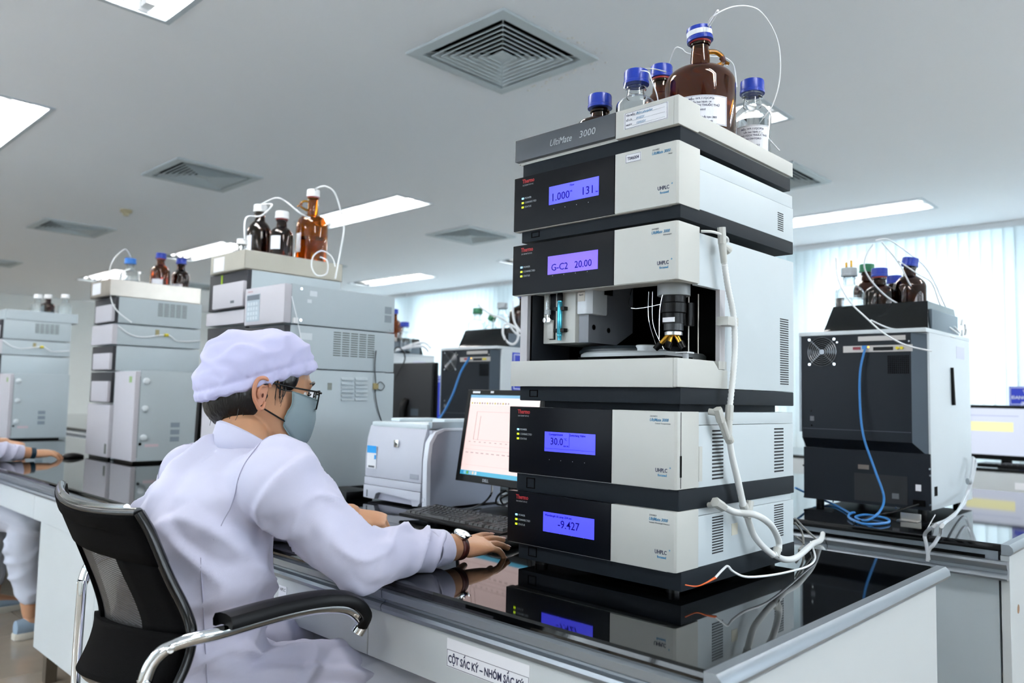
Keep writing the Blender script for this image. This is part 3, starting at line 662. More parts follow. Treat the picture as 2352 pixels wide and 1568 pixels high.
MB().tube([at(1643, 1326, 1, .745), at(1662, 1306, 1, .74), at(1672, 1300, 1, .735), at(1684, 1312, 1, .73), at(1712, 1324, 1, .72), at(1760, 1322, 1, .71), at(1810, 1313, 1, .72), at(1855, 1300, 1, .74), at(1872, 1283, 1, .76), at(1868, 1260, 1, .80), at(1862, 1244, 1, .84)], .0022, n=8).build('cable_sheath', tubing_w, ct, smooth=True)
MB().tube([at(1574, 1343, 1, .768), at(1600, 1346, 1, .76), at(1622, 1338, 1, .75), at(1645, 1325, 1, .745)], [.0011, .0011, .0015, .0026], n=8).build('cable_tip', mat('orange_sleeve', '#d9622a', .4), ct, smooth=True)
gc = thing('rear_cable_bundle', 'grey cables hanging behind the lowest stack module to a clear plastic bag', 'cable', at(1850, 1200, 1, .9))
for s in ((1826, 1190, 1850, 1215, 1878, 1240), (1826, 1200, 1842, 1222, 1846, 1250), (1828, 1232, 1845, 1248, 1835, 1262)):
    MB().tube([at(s[0], s[1], 1, .85), at(s[2], s[3], 1, .85), at(s[4], s[5], 1, .84)], .0026, n=8).build('cable', mat('grey_cable', '#7f7f7c', .4), gc, smooth=True)
q = at(1878, 1255, 1, .83); MB().lathe([(0, 0), (.014, .002), (.017, .012), (.010, .020), (.002, .026), (0, .027)], q-Vector((0, 0, .018)), n=12, up=(.5, -.2, .6)).build('plastic_bag', mat('thin_film', '#e9eef0', .15, trans=.8, vary=0), gc, smooth=True)
# ---------------------------------------------------------------- bottles
def glass(name, color, rough=.0, ior=1.45):
    M = mat(name, color, rough, trans=1.0, ior=ior, vary=0); return M
amber = glass('amber_glass', (.32, .115, .006, 1)); amber_d = glass('dark_amber_glass', (.10, .030, .005, 1)); clearg = glass('bottle_glass', (.96, .985, .99, 1))
liq = glass('solvent', (.97, .98, 1, 1), ior=1.33); liq_a = glass('amber_solvent', (.90, .55, .15, 1), ior=1.33)
neck_red = mat('red_ring', '#8c1f1c', .4)
def lab_bottle(name, label, c, R, H, g, capm, lid=True, level=.5, paper_=None, ring=None, group=None, jug=None, capr=None, liquid=None, tilt=None, ribs=True):
    """round laboratory bottle: glass body (outer and inner wall), liquid, ribbed screw cap; jug adds a finger ring handle at angle jug"""
    c = Vector(c); t = thing(name, label, 'bottle', c, group)
    nr = .0195 if R < .07 else .0185
    if R < .036: nr = .0135
    cr = capr or nr+.0075; ch = .030 if nr > .015 else .022; zn = H-ch-.012; zs = H*(.60 if jug is None else .60)
    if jug is not None: zs = H*.56
    o = [(0, .002), (R*.6, .003), (R*.9, 0), (R*.985, .004), (R, .012), (R, zs)]
    sh = zn*.90 if jug is None else zn*.80
    for k in range(1, 8):
        a = k/7*pi/2; o.append((nr+.002+(R-nr-.002)*cos(a)**(1.0 if jug is None else .8), zs+(sh-zs)*(sin(a) if jug is not None else (k/7)*.75+.25*sin(a))))
    if jug is not None: o += [(nr+.003, sh+.02), (nr, zn)]
    o += [(nr, zn), (nr+.003, zn+.002), (nr+.003, zn+.006), (nr-.001, zn+.009), (nr-.001, H-.006)]
    th = .0022; inner = [(max(r-th, .0), z+(th if z < .01 else 0)) for r, z in o[::-1] if r > 0]; inner = [(r, max(z, .0055)) for r, z in inner] + [(0, .0055)]
    MB().lathe(o+inner, c, n=40).build('glass_body', g, t, smooth=True)
    if level:
        zl = H*level; lp = [(0, .0065)] + [(max(r-th-.0006, .001), max(z, .0065)) for r, z in o if r > 0 and z < zl]
        rl = lp[-1][0]; lp += [(rl, zl), (0, zl)]
        MB().lathe(lp, c, n=32).build('liquid', liquid or (liq_a if g is not clearg else liq), t, smooth=True)
    if lid:
        n = 48; z0 = H-ch; cp = MB(); up = Vector((0, 0, 1)); cc = c.copy()
        M = Matrix.Translation(c+Vector((0, 0, z0))) @ (Matrix.Rotation(tilt[1], 4, tilt[0]) if tilt else Matrix())
        vs = []; fs = []; prof = [(cr*.80, 0), (cr*1.04, 0), (cr*1.04, .006), (cr, .0075), (cr, ch-.003), (cr*.96, ch), (cr*.80, ch+.0005)]
        for r, z in prof:
            for i in range(n):
                q = r*(1-.022*(i % 2)) if ribs and .006 < z < ch-.001 else r
                vs.append(M @ Vector((cos(2*pi*i/n)*q, sin(2*pi*i/n)*q, z)))
        for k in range(len(prof)-1):
            for i in range(n): fs.append((k*n+i, k*n+(i+1) % n, (k+1)*n+(i+1) % n, (k+1)*n+i))
        fs.append(tuple(range((len(prof)-1)*n, len(prof)*n))); fs.append(tuple(range(n))[::-1])
        cp.add(vs, fs); cp.build('screw_cap', capm, t, smooth=True)
    if ring: MB().lathe([(nr+.0005, zn+.007), (nr+.0045, zn+.007), (nr+.0045, zn+.011), (nr+.0005, zn+.011)], c, n=32).build('pouring_ring', ring, t, smooth=True)
    if jug is not None:
        d = Vector((cos(jug), sin(jug), 0)); u = Vector((0, 0, 1)); h = MB(); cc = c+Vector((0, 0, zn-.028))
        pts = [cc+d*(nr+.000)+u*.018, cc+d*(nr+.016)+u*.018, cc+d*(nr+.030)+u*.008, cc+d*(nr+.032)-u*.006, cc+d*(nr+.020)-u*.014, cc+d*(nr+.004)-u*.020]
        h.tube(pts, .0055, n=10).tube([cc+d*(nr+.028)+u*.006, cc+d*(nr+.036)-u*.004, cc+d*(nr+.046)-u*.008], [.006, .005, .003], n=8); h.build('handle', g, t, smooth=True)
    if paper_:
        a0, a1, z0, z1, lines = paper_; n = 14; vs = []
        for z in (z0, z1):
            for k in range(n+1):
                a = a0+(a1-a0)*k/n; vs.append(c+Vector((cos(a)*(R+.0006), sin(a)*(R+.0006), z)))
        lab = MB().add(vs, [(k, k+1, n+2+k, n+1+k) for k in range(n)]).build('paper_label', paper, t, fix=False)
        if lines:
            bd = MB(); e = .0016
            def arc(z, aa, ab, h):
                v = []
                for zz in (z, z+h):
                    for k in range(n+1):
                        a = aa+(ab-aa)*k/n; v.append(c+Vector((cos(a)*(R+.0009), sin(a)*(R+.0009), zz)))
                bd.add(v, [(k, k+1, n+2+k, n+1+k) for k in range(n)])
            ia = .03*(1 if a1 > a0 else -1)
            for z, h in ((z0+e, .0006), (z1-e-.0006, .0006)): arc(z, a0+ia, a1-ia, h)
            for aa in (a0+ia, a1-ia): arc(z0+e, aa, aa+.010, z1-z0-2*e)
            bd.build('label_border', ink, lab, fix=False)
            for (s, size, z, al, f) in lines:
                key = (s, size)
                cu = bpy.data.curves.new('t', 'FONT'); cu.body = s; cu.size = size; cu.align_x = al; cu.resolution_u = 2; cu.offset = .00012; cu.shear = f
                oo = bpy.data.objects.new('t', cu); COL.objects.link(oo); me = bake(oo); bpy.data.objects.remove(oo); bpy.data.curves.remove(cu)
                og = ORG[t.name]; start = (a0+a1)/2 if al == 'CENTER' else (a0 if a0 < a1 else a0)
                sg = 1 if a1 > a0 else -1
                if al == 'LEFT': start = a0+sg*.08
                for v in me.vertices:
                    a = start+sg*v.co.x/R; v.co = c+Vector((cos(a)*(R+.0011), sin(a)*(R+.0011), z+v.co.y))-og
                me.name = 'lettering'; me.materials.append(ink); q = bpy.data.objects.new('lettering', me); COL.objects.link(q); q.parent = lab; ORG[q.name] = og
    return t
T0 = K+.523
# angle (in the floor plane) that faces the camera from point p
def facecam(p): return math.atan2(-p[1], -p[0])
pj = Vector((1.500, .885, T0)); fa = facecam(pj)
lab_lines = [('Mẫu: W9.11/QC/P26', .0062, .1125, 'CENTER', 0), ('Lần ban hành: 14', .0058, .1050, 'CENTER', 0), ('DUNG DỊCH THUỐC THỬ', .0064, .0975, 'CENTER', 0), ('PHA ĐỘNG: Acetonitril', .0060, .0885, 'LEFT', .1), ('Người pha: Ngân', .0058, .0800, 'LEFT', .2), ('Ngày pha: 16/3    Ngày hết hạn: 30/3', .0056, .0720, 'LEFT', .1), ('Điều kiện bảo quản: Nơi khô mát', .0054, .0640, 'LEFT', 0)]
jug = lab_bottle('amber_jug', 'largest amber jug with blue cap, ring handle and big printed label on the top tray', pj, .0765, .302, amber, blue_cap, level=.36, ring=neck_red, jug=fa+pi/2+.25, paper_=(fa-.72, fa+.80, .058, .122, lab_lines), capr=.0275, tilt=(Vector((1, 1, 0)), -.12))
# measuring tape band round the cap
b = MB(); cc = pj+Vector((0, 0, .302-.030)); M = Matrix.Translation(cc) @ Matrix.Rotation(-.12, 4, Vector((1, 1, 0)))
vs = [M @ Vector((cos(2*pi*i/40)*.0279, sin(2*pi*i/40)*.0279, z)) for z in (.010, .021) for i in range(40)]
b.add(vs, [(i, (i+1) % 40, 40+(i+1) % 40, 40+i) for i in range(40)]); b.build('tape_band', paper, jug, fix=False)
p2 = at(1420, 230, 0, 1.40); lb = lab_bottle('small_amber_bottle', 'dark amber bottle with bright blue cap, leftmost on the top tray', (1.40, 1.085, T0), .050, K+.688-T0+.005, amber_d, blue_cap, level=.5)
lc_ = lab_bottle('clear_bottle', 'clear glass bottle with blue cap beside the small amber one on the top tray', (1.400, .985, T0), .044, .199, clearg, blue_cap, level=.40)
ld = lab_bottle('tall_amber_bottle', 'slim amber bottle with dark blue cap behind the jug on the top tray', (1.575, 1.035, T0), .040, .282, amber, blue_cap, level=.45, ring=neck_red, capr=.0265)
fe = facecam((1.665, .865))
le = lab_bottle('labelled_clear_bottle', 'clear bottle with blue cap and printed label, back corner of the top tray', (1.665, .845, T0), .042, .222, clearg, blue_cap, level=.55, ring=clearg,
    paper_=(fe-.95, fe+.95, .030, .105, [('Mẫu: W9.11/QC/P26', .0058, .094, 'CENTER', 0), ('Lần ban hành: 14', .0056, .0865, 'CENTER', 0), ('DUNG DỊCH THUỐC THỬ', .0056, .0790, 'CENTER', 0), ('KALI DIHYDRO', .0056, .0710, 'CENTER', 0), ('Ngày pha 15/3', .0054, .0560, 'CENTER', .2), ('HSD 22/3', .0054, .0470, 'CENTER', .2)]))
# solvent lines from the caps
def line(name, label, pts, r=.0014, m=tubing_w, cat='tubing', group=None):
    c = sum((Vector(p) for p in pts), Vector())/len(pts); t = thing(name, label, cat, c, group); MB().tube(pts, r, n=7, sub=10).build('tube', m, t, smooth=True); return t
jc = pj+Vector((0, 0, .300))
l1 = line('solvent_line', 'white tube arching high from the jug cap down to the tray', [jc+Vector((.010, -.012, .004)), atd(1637, 38, 1.66), atd(1690, 14, 1.68), atd(1745, 25, 1.72), atd(1785, 90, 1.76), atd(1792, 170, 1.78), atd(1775, 240, 1.78), atd(1742, 287, 1.79), atd(1735, 330, 1.80)])
MB().cyl(jc+Vector((.008, -.010, .0)), atd(1649, 24, 1.66), .0045, .0025, n=10).build('tube_adapter', tubing_w, l1, smooth=True)
line('solvent_line', 'short white tube curving from the slim amber bottle cap behind the jug', [(1.59, 1.025, T0+.283), atd(1550, 112, 1.86), atd(1566, 112, 1.87), atd(1582, 123, 1.88), atd(1640, 130, 1.9), atd(1660, 130, 1.9), atd(1685, 150, 1.92), atd(1692, 200, 1.92)])
line('solvent_line', 'white tube looping from the clear bottle cap into the small amber bottle', [atd(1433, 204, 1.72), atd(1440, 180, 1.73), atd(1455, 162, 1.74), atd(1475, 158, 1.75), atd(1500, 158, 1.78), atd(1530, 165, 1.80)])
line('solvent_line', 'white tube dropping from the clear bottle cap over the tray edge', [(1.40, .985, T0+.202), atd(1488, 165, 1.68), atd(1497, 185, 1.67), atd(1508, 215, 1.67), atd(1513, 240, 1.68)])
line('solvent_line', 'thin tube lying over the back rim of the top tray', [(1.66, .83, T0+.03), atd(1745, 305, 1.78), atd(1768, 322, 1.80), atd(1785, 340, 1.81), atd(1790, 345, 1.82)])

# ---------------------------------------------------------------- grey instrument columns on the bench
lc_side = mat('grey_enamel', '#a9b4ba', .42, bump=.04, bscale=900); lc_front = mat('putty_panel', '#b5b3ba', .45); lc_dark = mat('charcoal_panel', '#2f3035', .5, spec=.25)
vent_g = mat('vent_shadow', '#4a5048', .7, vary=0); yellow = mat('yellow_plastic', '#c9b81e', .5); lime = mat('lime_trim', '#8fb012', .5)
def grille(root, px, y, name='vent_slot', m=vent_g):
    (x0, z0), (x1, z1), cols, rows = px; dx = (x1-x0)/cols; dz = (z1-z0)/rows
    for i in range(cols):
        for j in range(rows): MB().box(x0+dx*(i+.09), x0+dx*(i+.91), y-.0008, y+.002, z0+dz*(j+.30), z0+dz*(j+.70)).build(name, m, root)
def lc_unit(name, label, x0, x1, y0, y1, z0, z1, style, group=None):
    t = thing(name, label, 'instrument', ((x0+x1)/2, (y0+y1)/2, z0), group)
    MB().box(x0+.02, x1, y0, y1, z0+.003, z1-.001).build('housing', lc_side, t, bevel=.003)
    if style == 'dark':      # charcoal surround with a light flap
        MB().box(x0+.004, x0+.03, y0+.001, y1, z0+.004, z1-.002).build('front_frame', lc_dark, t, bevel=.004)
        MB().box(x0-.012, x0+.005, y0+.004, y0+(y1-y0)*.80, z0+.008, z1-(z1-z0)*.30).build('front_door', lc_front, t, bevel=.006)
    elif style == 'slim': MB().box(x0-.004, x0+.03, y0+.001, y1, z0+.004, z1-.002).build('front_cover', lc_front, t, bevel=.004)
    elif style == 'door':
        MB().box(x0-.004, x0+.03, y0+.001, y1, z0+.012, z1-.002).build('front_door', lc_front, t, bevel=.006)
        MB().box(x0+.01, x1-.02, y0+.02, y1-.02, z0, z0+.012).build('plinth', black_pl, t)
    return t
def tray(name, label, x0, x1, y0, y1, z0, z1, m, th=.003):
    t = thing(name, label, 'tray', ((x0+x1)/2, (y0+y1)/2, z0)); MB().box(x0, x1, y0, y1, z0, z0+.004).build('tray_floor', m, t)
    for s in ((x0, x0+th, y0, y1), (x1-th, x1, y0, y1), (x0, x1, y0, y0+th), (x0, x1, y1-th, y1)): MB().box(*s, z0, z1).build('tray_wall', m, t, bevel=.0012, seg=1)
    return t
# column B (between the seated worker and the far worker)
def columnB(dy, w):
    xa, xb, y0, y1 = 1.47, 1.925, 4.24+dy, 4.54+dy; z = BT
    L = lambda s: s % w
    u = lc_unit('autosampler_unit', L('putty-fronted cabinet at the foot, %s'), xa, xb, y0-.02, y1, BT, 1.06, 'door')
    MB().box(xa-.0005, xa+.006, y0-.004, y0+.016, .85, .97).build('handle_recess', mat('recess_grey', '#5c615c', .6), u)
    MB().box(xa-.0055, xa-.0035, y0-.004, y0+.020, .81, .86).build('handle_recess', MATS['recess_grey'], u)
    d = lc_unit('detector_unit', L('charcoal-hooded module just above the foot cabinet, %s'), xa, xb, y0, y1, 1.062, 1.225, 'dark')
    e = lc_unit('pump_unit', L('charcoal-hooded middle pump module, %s'), xa, xb, y0, y1, 1.227, 1.36, 'dark')
    s = lc_unit('degasser_unit', L('slim putty-fronted module under the top unit, %s'), xa, xb, y0, y1, 1.362, 1.471, 'slim')
    q = MB().box(1.68, 1.70, y0-.003, y0, 1.42, 1.455); q.build('cable_clip', mat('clip_beige', '#8f8763', .5), s)
    MB().cyl((1.725, y0-.008, 1.428), (1.745, y0-.006, 1.43), .008, n=10).build('yellow_connector', yellow, s)
    MB().tube([(1.49, y0-.004, 1.46), (1.55, y0-.006, 1.42), (1.62, y0-.006, 1.41), (1.74, y0-.006, 1.43), (1.80, y0-.006, 1.40), (1.92, y0-.005, 1.41)], .003, n=6).build('cable', tubing_w, s, smooth=True)
    g = lc_unit('controller_unit', L('vented top module with charcoal brow, %s'), xa, xb, y0, y1, 1.473, 1.612, 'dark')
    grille(g, ((1.685, 1.525), (1.845, 1.598), 5, 9), y0)
    o = thing('column_oven', L('tall oven box with three round knobs, %s'), 'instrument', (1.63, 4.04+dy, BT))
    ya, yb = 3.93+dy, 4.215+dy
    MB().box(1.50, 1.84, ya, yb, BT+.012, 1.229).build('housing', lc_side, o, bevel=.004)
    MB().box(1.475, 1.500, ya+.002, yb-.02, BT+.012, 1.225).build('front_door', lc_front, o, bevel=.006)
    MB().box(1.49, 1.80, ya+.02, yb-.02, BT, BT+.012).build('plinth', black_pl, o)
    MB().box(1.498, 1.502, ya-.0006, ya+.004, BT+.03, 1.20).build('door_gap', mat('gap_grey', '#8a9196', .6), o)
    for zz in (1.178, 1.045, .905):
        MB().lathe([(0, 0), (.016, 0), (.016, -.006), (.010, -.010), (0, -.010)], (1.527, ya, zz), n=20, up=(0, 1, 0)).build('knob', mat('knob_grey', '#ccd5da', .35), o, smooth=True)
    MB().cyl((1.512, ya-.003, .875), (1.512, ya, .875), .007, n=12).build('port', black_in, o)
    for zz in (.965, .93, .895): MB().box(1.655, 1.70, ya-.001, ya+.002, zz-.012, zz+.012).build('vent_patch', mat('patch_grey', '#7a8792', .6), o)
    MB().box(1.535, 1.60, ya-.0006, ya, .86, .874).build('warning_label', mat('pink_print', '#c5b3bb', .7), o)
    MB().box(1.4742, 1.476, ya+.04, ya+.075, 1.17, 1.20).build('status_label', mat('green_label', '#86a06a', .6), o)
    return u
columnB(0, 'grey column nearest the seated worker'); columnB(2.16, 'far left grey column')
tb = tray('steel_tray', 'stainless steel solvent tray on the grey column with the blue-capped clear bottle', 1.445, 1.92, 4.25, 4.53, 1.613, 1.700, steel)
MB().box(1.444, 1.445, 4.38, 4.50, 1.63, 1.69).build('paper_label', paper, tb)
tcc = tray('white_tray', 'white solvent tray on the far left grey column', 1.50, 1.97, 6.41, 6.69, 1.613, 1.685, lc_side)
lab_bottle('clear_bottle', 'clear bottle with mid-blue cap on the steel tray, apart from the amber ones', (1.60, 4.42, 1.617), .050, .225, clearg, mat('mid_blue_cap', '#2c74c8', .4), level=.45, capr=.029)
fb = facecam((1.75, 4.36))
lab_bottle('amber_bottle', 'amber bottle with blue cap and plain white label on the steel tray', (1.725, 4.33, 1.617), .050, .262, amber, blue_cap, level=.5, ring=neck_red, paper_=(fb-.9, fb+.3, .05, .115, None))
lab_bottle('clear_bottle', 'brown-tinted bottle with blue cap at the right end of the steel tray', (1.85, 4.36, 1.617), .048, .252, amber_d, blue_cap, level=.5, paper_=(fb-1.2, fb+.2, .03, .105, None))
for k, (x, y, h, r, g, lab, cm) in enumerate(((1.72, 6.5, .20, .045, clearg, 'white-capped clear bottle, left of three on the far white tray', white_cap), (1.80, 6.55, .21, .047, amber_d, 'dark half-full bottle in the middle of the far white tray', white_cap), (1.90, 6.5, .22, .045, clearg, 'white-capped clear bottle, right of three on the far white tray', white_cap))):
    lab_bottle('solvent_bottle', lab, (x, y, 1.617), r, h, g, cm, level=.3)
line('solvent_line', 'thin pale tube arching from the steel tray down the front of the grey column', [(1.60, 4.42, 1.85), (1.55, 4.38, 1.88), (1.48, 4.36, 1.78), (1.46, 4.28, 1.62), (1.475, 4.23, 1.54), (1.55, 4.22, 1.48)], .003)

# column A right behind the worker
xa = 1.44; y0, y1 = 2.80, 3.12
a1 = lc_unit('sample_cabinet', 'lowest putty-fronted cabinet behind the worker, under the charcoal hooded modules', xa, 1.92, y0, y1, BT, 1.09, 'door')
a2 = lc_unit('detector_unit', 'charcoal hooded module low in the column behind the white cap', xa, 1.88, y0, y1, 1.092, 1.235, 'dark')
a3 = lc_unit('pump_unit', 'charcoal hooded module with black oval opening just above the white cap', xa, 1.88, y0, y1, 1.237, 1.392, 'dark')
MB().lathe([(0, 0), (.012, 0), (.016, .004)], (xa+.002, 2.955, 1.36), n=16, up=(1, 0, 0)).build('oval_opening', black_in, a3)
a4 = lc_unit('degasser_unit', 'slim putty-fronted module beside the keypad controller', xa, 1.86, y0, y1, 1.394, 1.452, 'slim')
a5 = lc_unit('pump_unit', 'uppermost charcoal module with lime stripe and light flap under the bottle tray', xa, 1.86, y0, y1, 1.454, 1.606, 'dark')
MB().box(xa+.0025, xa+.005, 3.005, 3.018, 1.562, 1.60).build('status_light', lime, a5)
MB().box(xa-.0125, xa-.012, 2.87, 2.90, 1.478, 1.488).build('badge', ink_grey, a5)
ta = tray('metal_tray', 'tall-sided metal tray holding amber bottles above the worker', 1.435, 1.875, y0+.012, 3.10, 1.607, 1.682, mat('worn_aluminium', '#aaa79c', .5, metal=.35, vary=.1))
MB().box(1.434, 1.435, 2.98, 3.07, 1.615, 1.672).build('paper_label', paper, ta)
ya, yb = 2.50, 2.79
c1 = thing('lc_cabinet', 'large light grey cabinet unit with louvres behind the printer', 'instrument', (1.68, 2.65, BT))
MB().box(1.46, 1.925, ya, yb, BT+.012, 1.222).build('housing', lc_side, c1, bevel=.003); MB().box(1.436, 1.46, ya+.003, yb-.003, BT+.014, 1.218).build('front_cover', lc_front, c1, bevel=.005); MB().box(1.47, 1.91, ya+.02, yb-.02, BT, BT+.012).build('plinth', black_pl, c1)
for xs_ in ((783, 811), (815, 843)):
    for k in range(6):
        q0 = at(xs_[0], 868+k*9.3, 1, ya); q1 = at(xs_[1], 870+k*9.3, 1, ya); lo = MB()
        lo.prism([(ya, q0.z-.008), (ya, q0.z+.004), (ya-.006, q0.z-.005), (ya-.006, q0.z-.008)], 0, q0.x, q1.x); lo.build('louvre', lc_side, c1)
q = at(757, 888, 1, ya); MB().box(q.x-.009, q.x+.009, ya-.0015, ya, q.z-.012, q.z+.014).build('socket_plate', mat('plate_grey2', '#7d837d', .5), c1)
c2 = thing('detector_unit', 'light grey module with five-column vent grille under the keypad controller', 'instrument', (1.68, 2.65, 1.224))
MB().box(1.46, 1.922, ya, yb, 1.226, 1.379).build('housing', lc_side, c2, bevel=.003); MB().box(1.436, 1.462, ya+.002, yb, 1.228, 1.377).build('front_frame', lc_dark, c2, bevel=.004)
MB().box(1.426, 1.438, ya+.02, yb-.03, 1.235, 1.33).build('front_door', lc_front, c2, bevel=.004)
q0 = at(763, 818, 1, ya); q1 = at(862, 772, 1, ya); grille(c2, ((q0.x, q0.z), (q1.x, q1.z+.006), 5, 11), ya)
q = at(700, 772, 1, ya); MB().box(q.x-.02, q.x+.03, ya-.0006, ya, q.z-.012, q.z+.012).build('printed_label', mat('pale_print', '#cfd6db', .7), c2)
c3 = thing('keypad_controller', 'grey controller box with display and keypad jutting out beside the amber bottle tray', 'instrument', (1.67, 2.65, 1.382))
MB().box(1.46, 1.918, ya, yb, 1.383, 1.526).build('housing', lc_side, c3, bevel=.003); MB().box(1.430, 1.461, ya, yb-.002, 1.384, 1.525).build('front_cover', lc_front, c3, bevel=.008)
P0 = at(575, 660, 0, 1.4295)
MB().box(1.4288, 1.4302, 2.672, 2.77, 1.398, 1.500).build('keypad', mat('keypad_grey', '#a5b2bd', .5), c3); MB().box(1.4282, 1.429, 2.676, 2.766, 1.478, 1.497).build('display', mat('display_grey', '#5b6470', .3), c3)
for i in range(4):
    for j in range(4): MB().box(1.4280, 1.4288, 2.685+i*.020, 2.699+i*.020, 1.404+j*.018, 1.416+j*.018).build('key', mat('key_grey', '#bfc9d0', .5), c3)
text('lettering', 'SHIMADZU', .0075, mat('faded_red', '#b98a90', .6), c3, (1.4294, 2.765, 1.508), RY, UZ)
for p in ((692, 663), (690, 735), (897, 758)):
    q = at(*p, 1, ya); MB().cyl((q.x, ya-.003, q.z), (q.x, ya, q.z), .0045, n=12).build('screw', chrome, c3)
for p in ((712, 672, .030, .012), (706, 690, .018, .008)):
    q = at(p[0], p[1], 1, ya); MB().box(q.x, q.x+p[2], ya-.0006, ya, q.z-p[3], q.z+p[3]*.6).build('printed_label', MATS['pale_print'], c3)
q0 = at(883, 740, 1, ya); q1 = at(900, 698, 1, ya)
for k in range(7):
    x = q0.x+(q1.x-q0.x)*(k+.5)/7
    for za, zb in ((q0.z, q0.z+.028), (q0.z+.034, q0.z+.062)): MB().box(x-.001, x+.001, ya-.0008, ya, za, zb).build('vent_slot', mat('slot_grey', '#707a82', .6), c3)
MB().tube([at(670, 680, 1, ya-.004), at(676, 705, 1, ya-.012), at(683, 735, 1, ya-.012), at(690, 770, 1, ya-.008), at(692, 790, 1, ya-.006)], .0016, n=6).build('tube', tubing_w, c3, smooth=True)
q = at(677, 736, 1, ya); MB().box(q.x-.010, q.x+.008, ya-.012, ya, q.z-.010, q.z+.010).build('connector', white_cap, c3, bevel=.002)
pc = thing('power_cable', 'thin dark cable hanging down the side of the grey cabinet with a loop', 'cable', at(865, 890, 1, ya-.004))
yy = ya-.006
MB().tube([at(864, 805, 1, yy), at(861, 840, 1, yy), at(863, 880, 1, yy), at(862, 905, 1, yy), at(868, 940, 1, yy), at(878, 972, 1, yy)], .0022, n=6).build('cable', mat('grey_cord', '#33383c', .5), pc, smooth=True)
MB().tube([at(865, 884, 1, yy-.001), at(874, 877, 1, yy-.001), at(883, 886, 1, yy-.001), at(876, 896, 1, yy-.001), at(866, 892, 1, yy-.001)], .0018, n=6).build('cable', MATS['grey_cord'], pc, smooth=True)
q = at(861, 887, 1, ya); MB().box(q.x-.010, q.x+.012, ya-.008, ya, q.z-.012, q.z+.012).build('cable_clip', mat('brass_clip', '#8d7f52', .5), pc, bevel=.001)
yt = 1.611
def bpos(px, py, y): q = at(px, py, 1, y); return (q.x, y, yt)
fz = facecam((1.7, 2.95))
lab_bottle('amber_jug', 'golden amber jug with white cap and ring handle on the metal tray above the worker', (1.775, 2.90, yt), .066, .385, glass('golden_glass', (.60, .27, .015, 1)), white_cap, level=.46, ring=neck_red, jug=facecam((1.8, 2.95))-pi/2+.3, paper_=(fz-1.25, fz-.75, .11, .19, None), liquid=liq_a)
lab_bottle('amber_bottle', 'dark amber bottle with white cap, red ring and white label in front of the jug', (1.625, 2.885, yt), .048, .262, amber_d, white_cap, level=.4, ring=neck_red, paper_=(fz-.95, fz-.05, .10, .155, None))
lab_bottle('amber_bottle', 'taller dark amber bottle with white cap standing behind the red-ringed one', (1.60, 3.02, yt), .050, .305, amber_d, white_cap, level=.4, paper_=(fz-1.3, fz-.6, .10, .17, None))
lab_bottle('clear_bottle', 'small clear bottle with white cap at the front corner of the metal tray', (1.49, 2.95, yt), .034, .135, clearg, white_cap, level=.3, capr=.020)
line('solvent_line', 'white tube arching from the golden jug cap down behind it', [(1.78, 2.895, yt+.385), atd(728, 432, 3.2), atd(748, 428, 3.2), atd(768, 442, 3.22), atd(780, 475, 3.24), atd(790, 520, 3.25), atd(783, 570, 3.25), atd(770, 640, 3.24)], .0034)
line('solvent_line', 'white tube from the tall dark bottle cap into the small clear bottle', [(1.60, 3.02, yt+.308), atd(625, 470, 3.1), atd(600, 495, 3.08), atd(570, 497, 3.05), atd(562, 512, 3.02), atd(562, 550, 3.0)], .0034)
line('solvent_line', 'white tube running from the tall dark bottle cap to the golden jug', [(1.60, 3.02, yt+.308), atd(632, 455, 3.12), atd(655, 462, 3.14), atd(690, 490, 3.15), atd(712, 500, 3.2)], .0034)
line('coiled_tube', 'pale coiled tube hanging on the side of the metal tray', [atd(770, 612, 2.96), atd(762, 590, 2.96), atd(740, 576, 2.96), atd(720, 588, 2.96), atd(716, 612, 2.96), atd(728, 632, 2.96), atd(750, 628, 2.96), atd(752, 600, 2.96), atd(735, 590, 2.96)], .0026)
# small dark box lying in front of column
bx = thing('black_adapter', 'flat black power adapter on the worktop behind the elbow', 'adapter', at(800, 1140, 2, BT))
q = at(800, 1142, 2, BT); MB().box(q.x-.05, q.x+.06, q.y-.06, q.y+.09, BT, BT+.028).build('case', black_pl, bx, bevel=.006); MB().box(q.x-.052, q.x-.049, q.y-.02, q.y+.03, BT+.008, BT+.018).build('socket', mat('dull_metal', '#50555a', .4, metal=.8), bx)
# monitor seen edge-on beyond the column, built as a plain slab
bd_ = thing('edge_on_monitor', 'thin black slab standing edge-on left of the worker\'s cap', 'desk_monitor', at(450, 1040, 0, 1.40))
m4 = Matrix.Translation((1.43, at(447, 1000, 0, 1.43).y, BT+.002)) @ Matrix.Rotation(rad(3), 4, 'X')
MB(m4).box(0, .30, -.012, .012, 0, .355).build('slab', black_pl, bd_, bevel=.003)
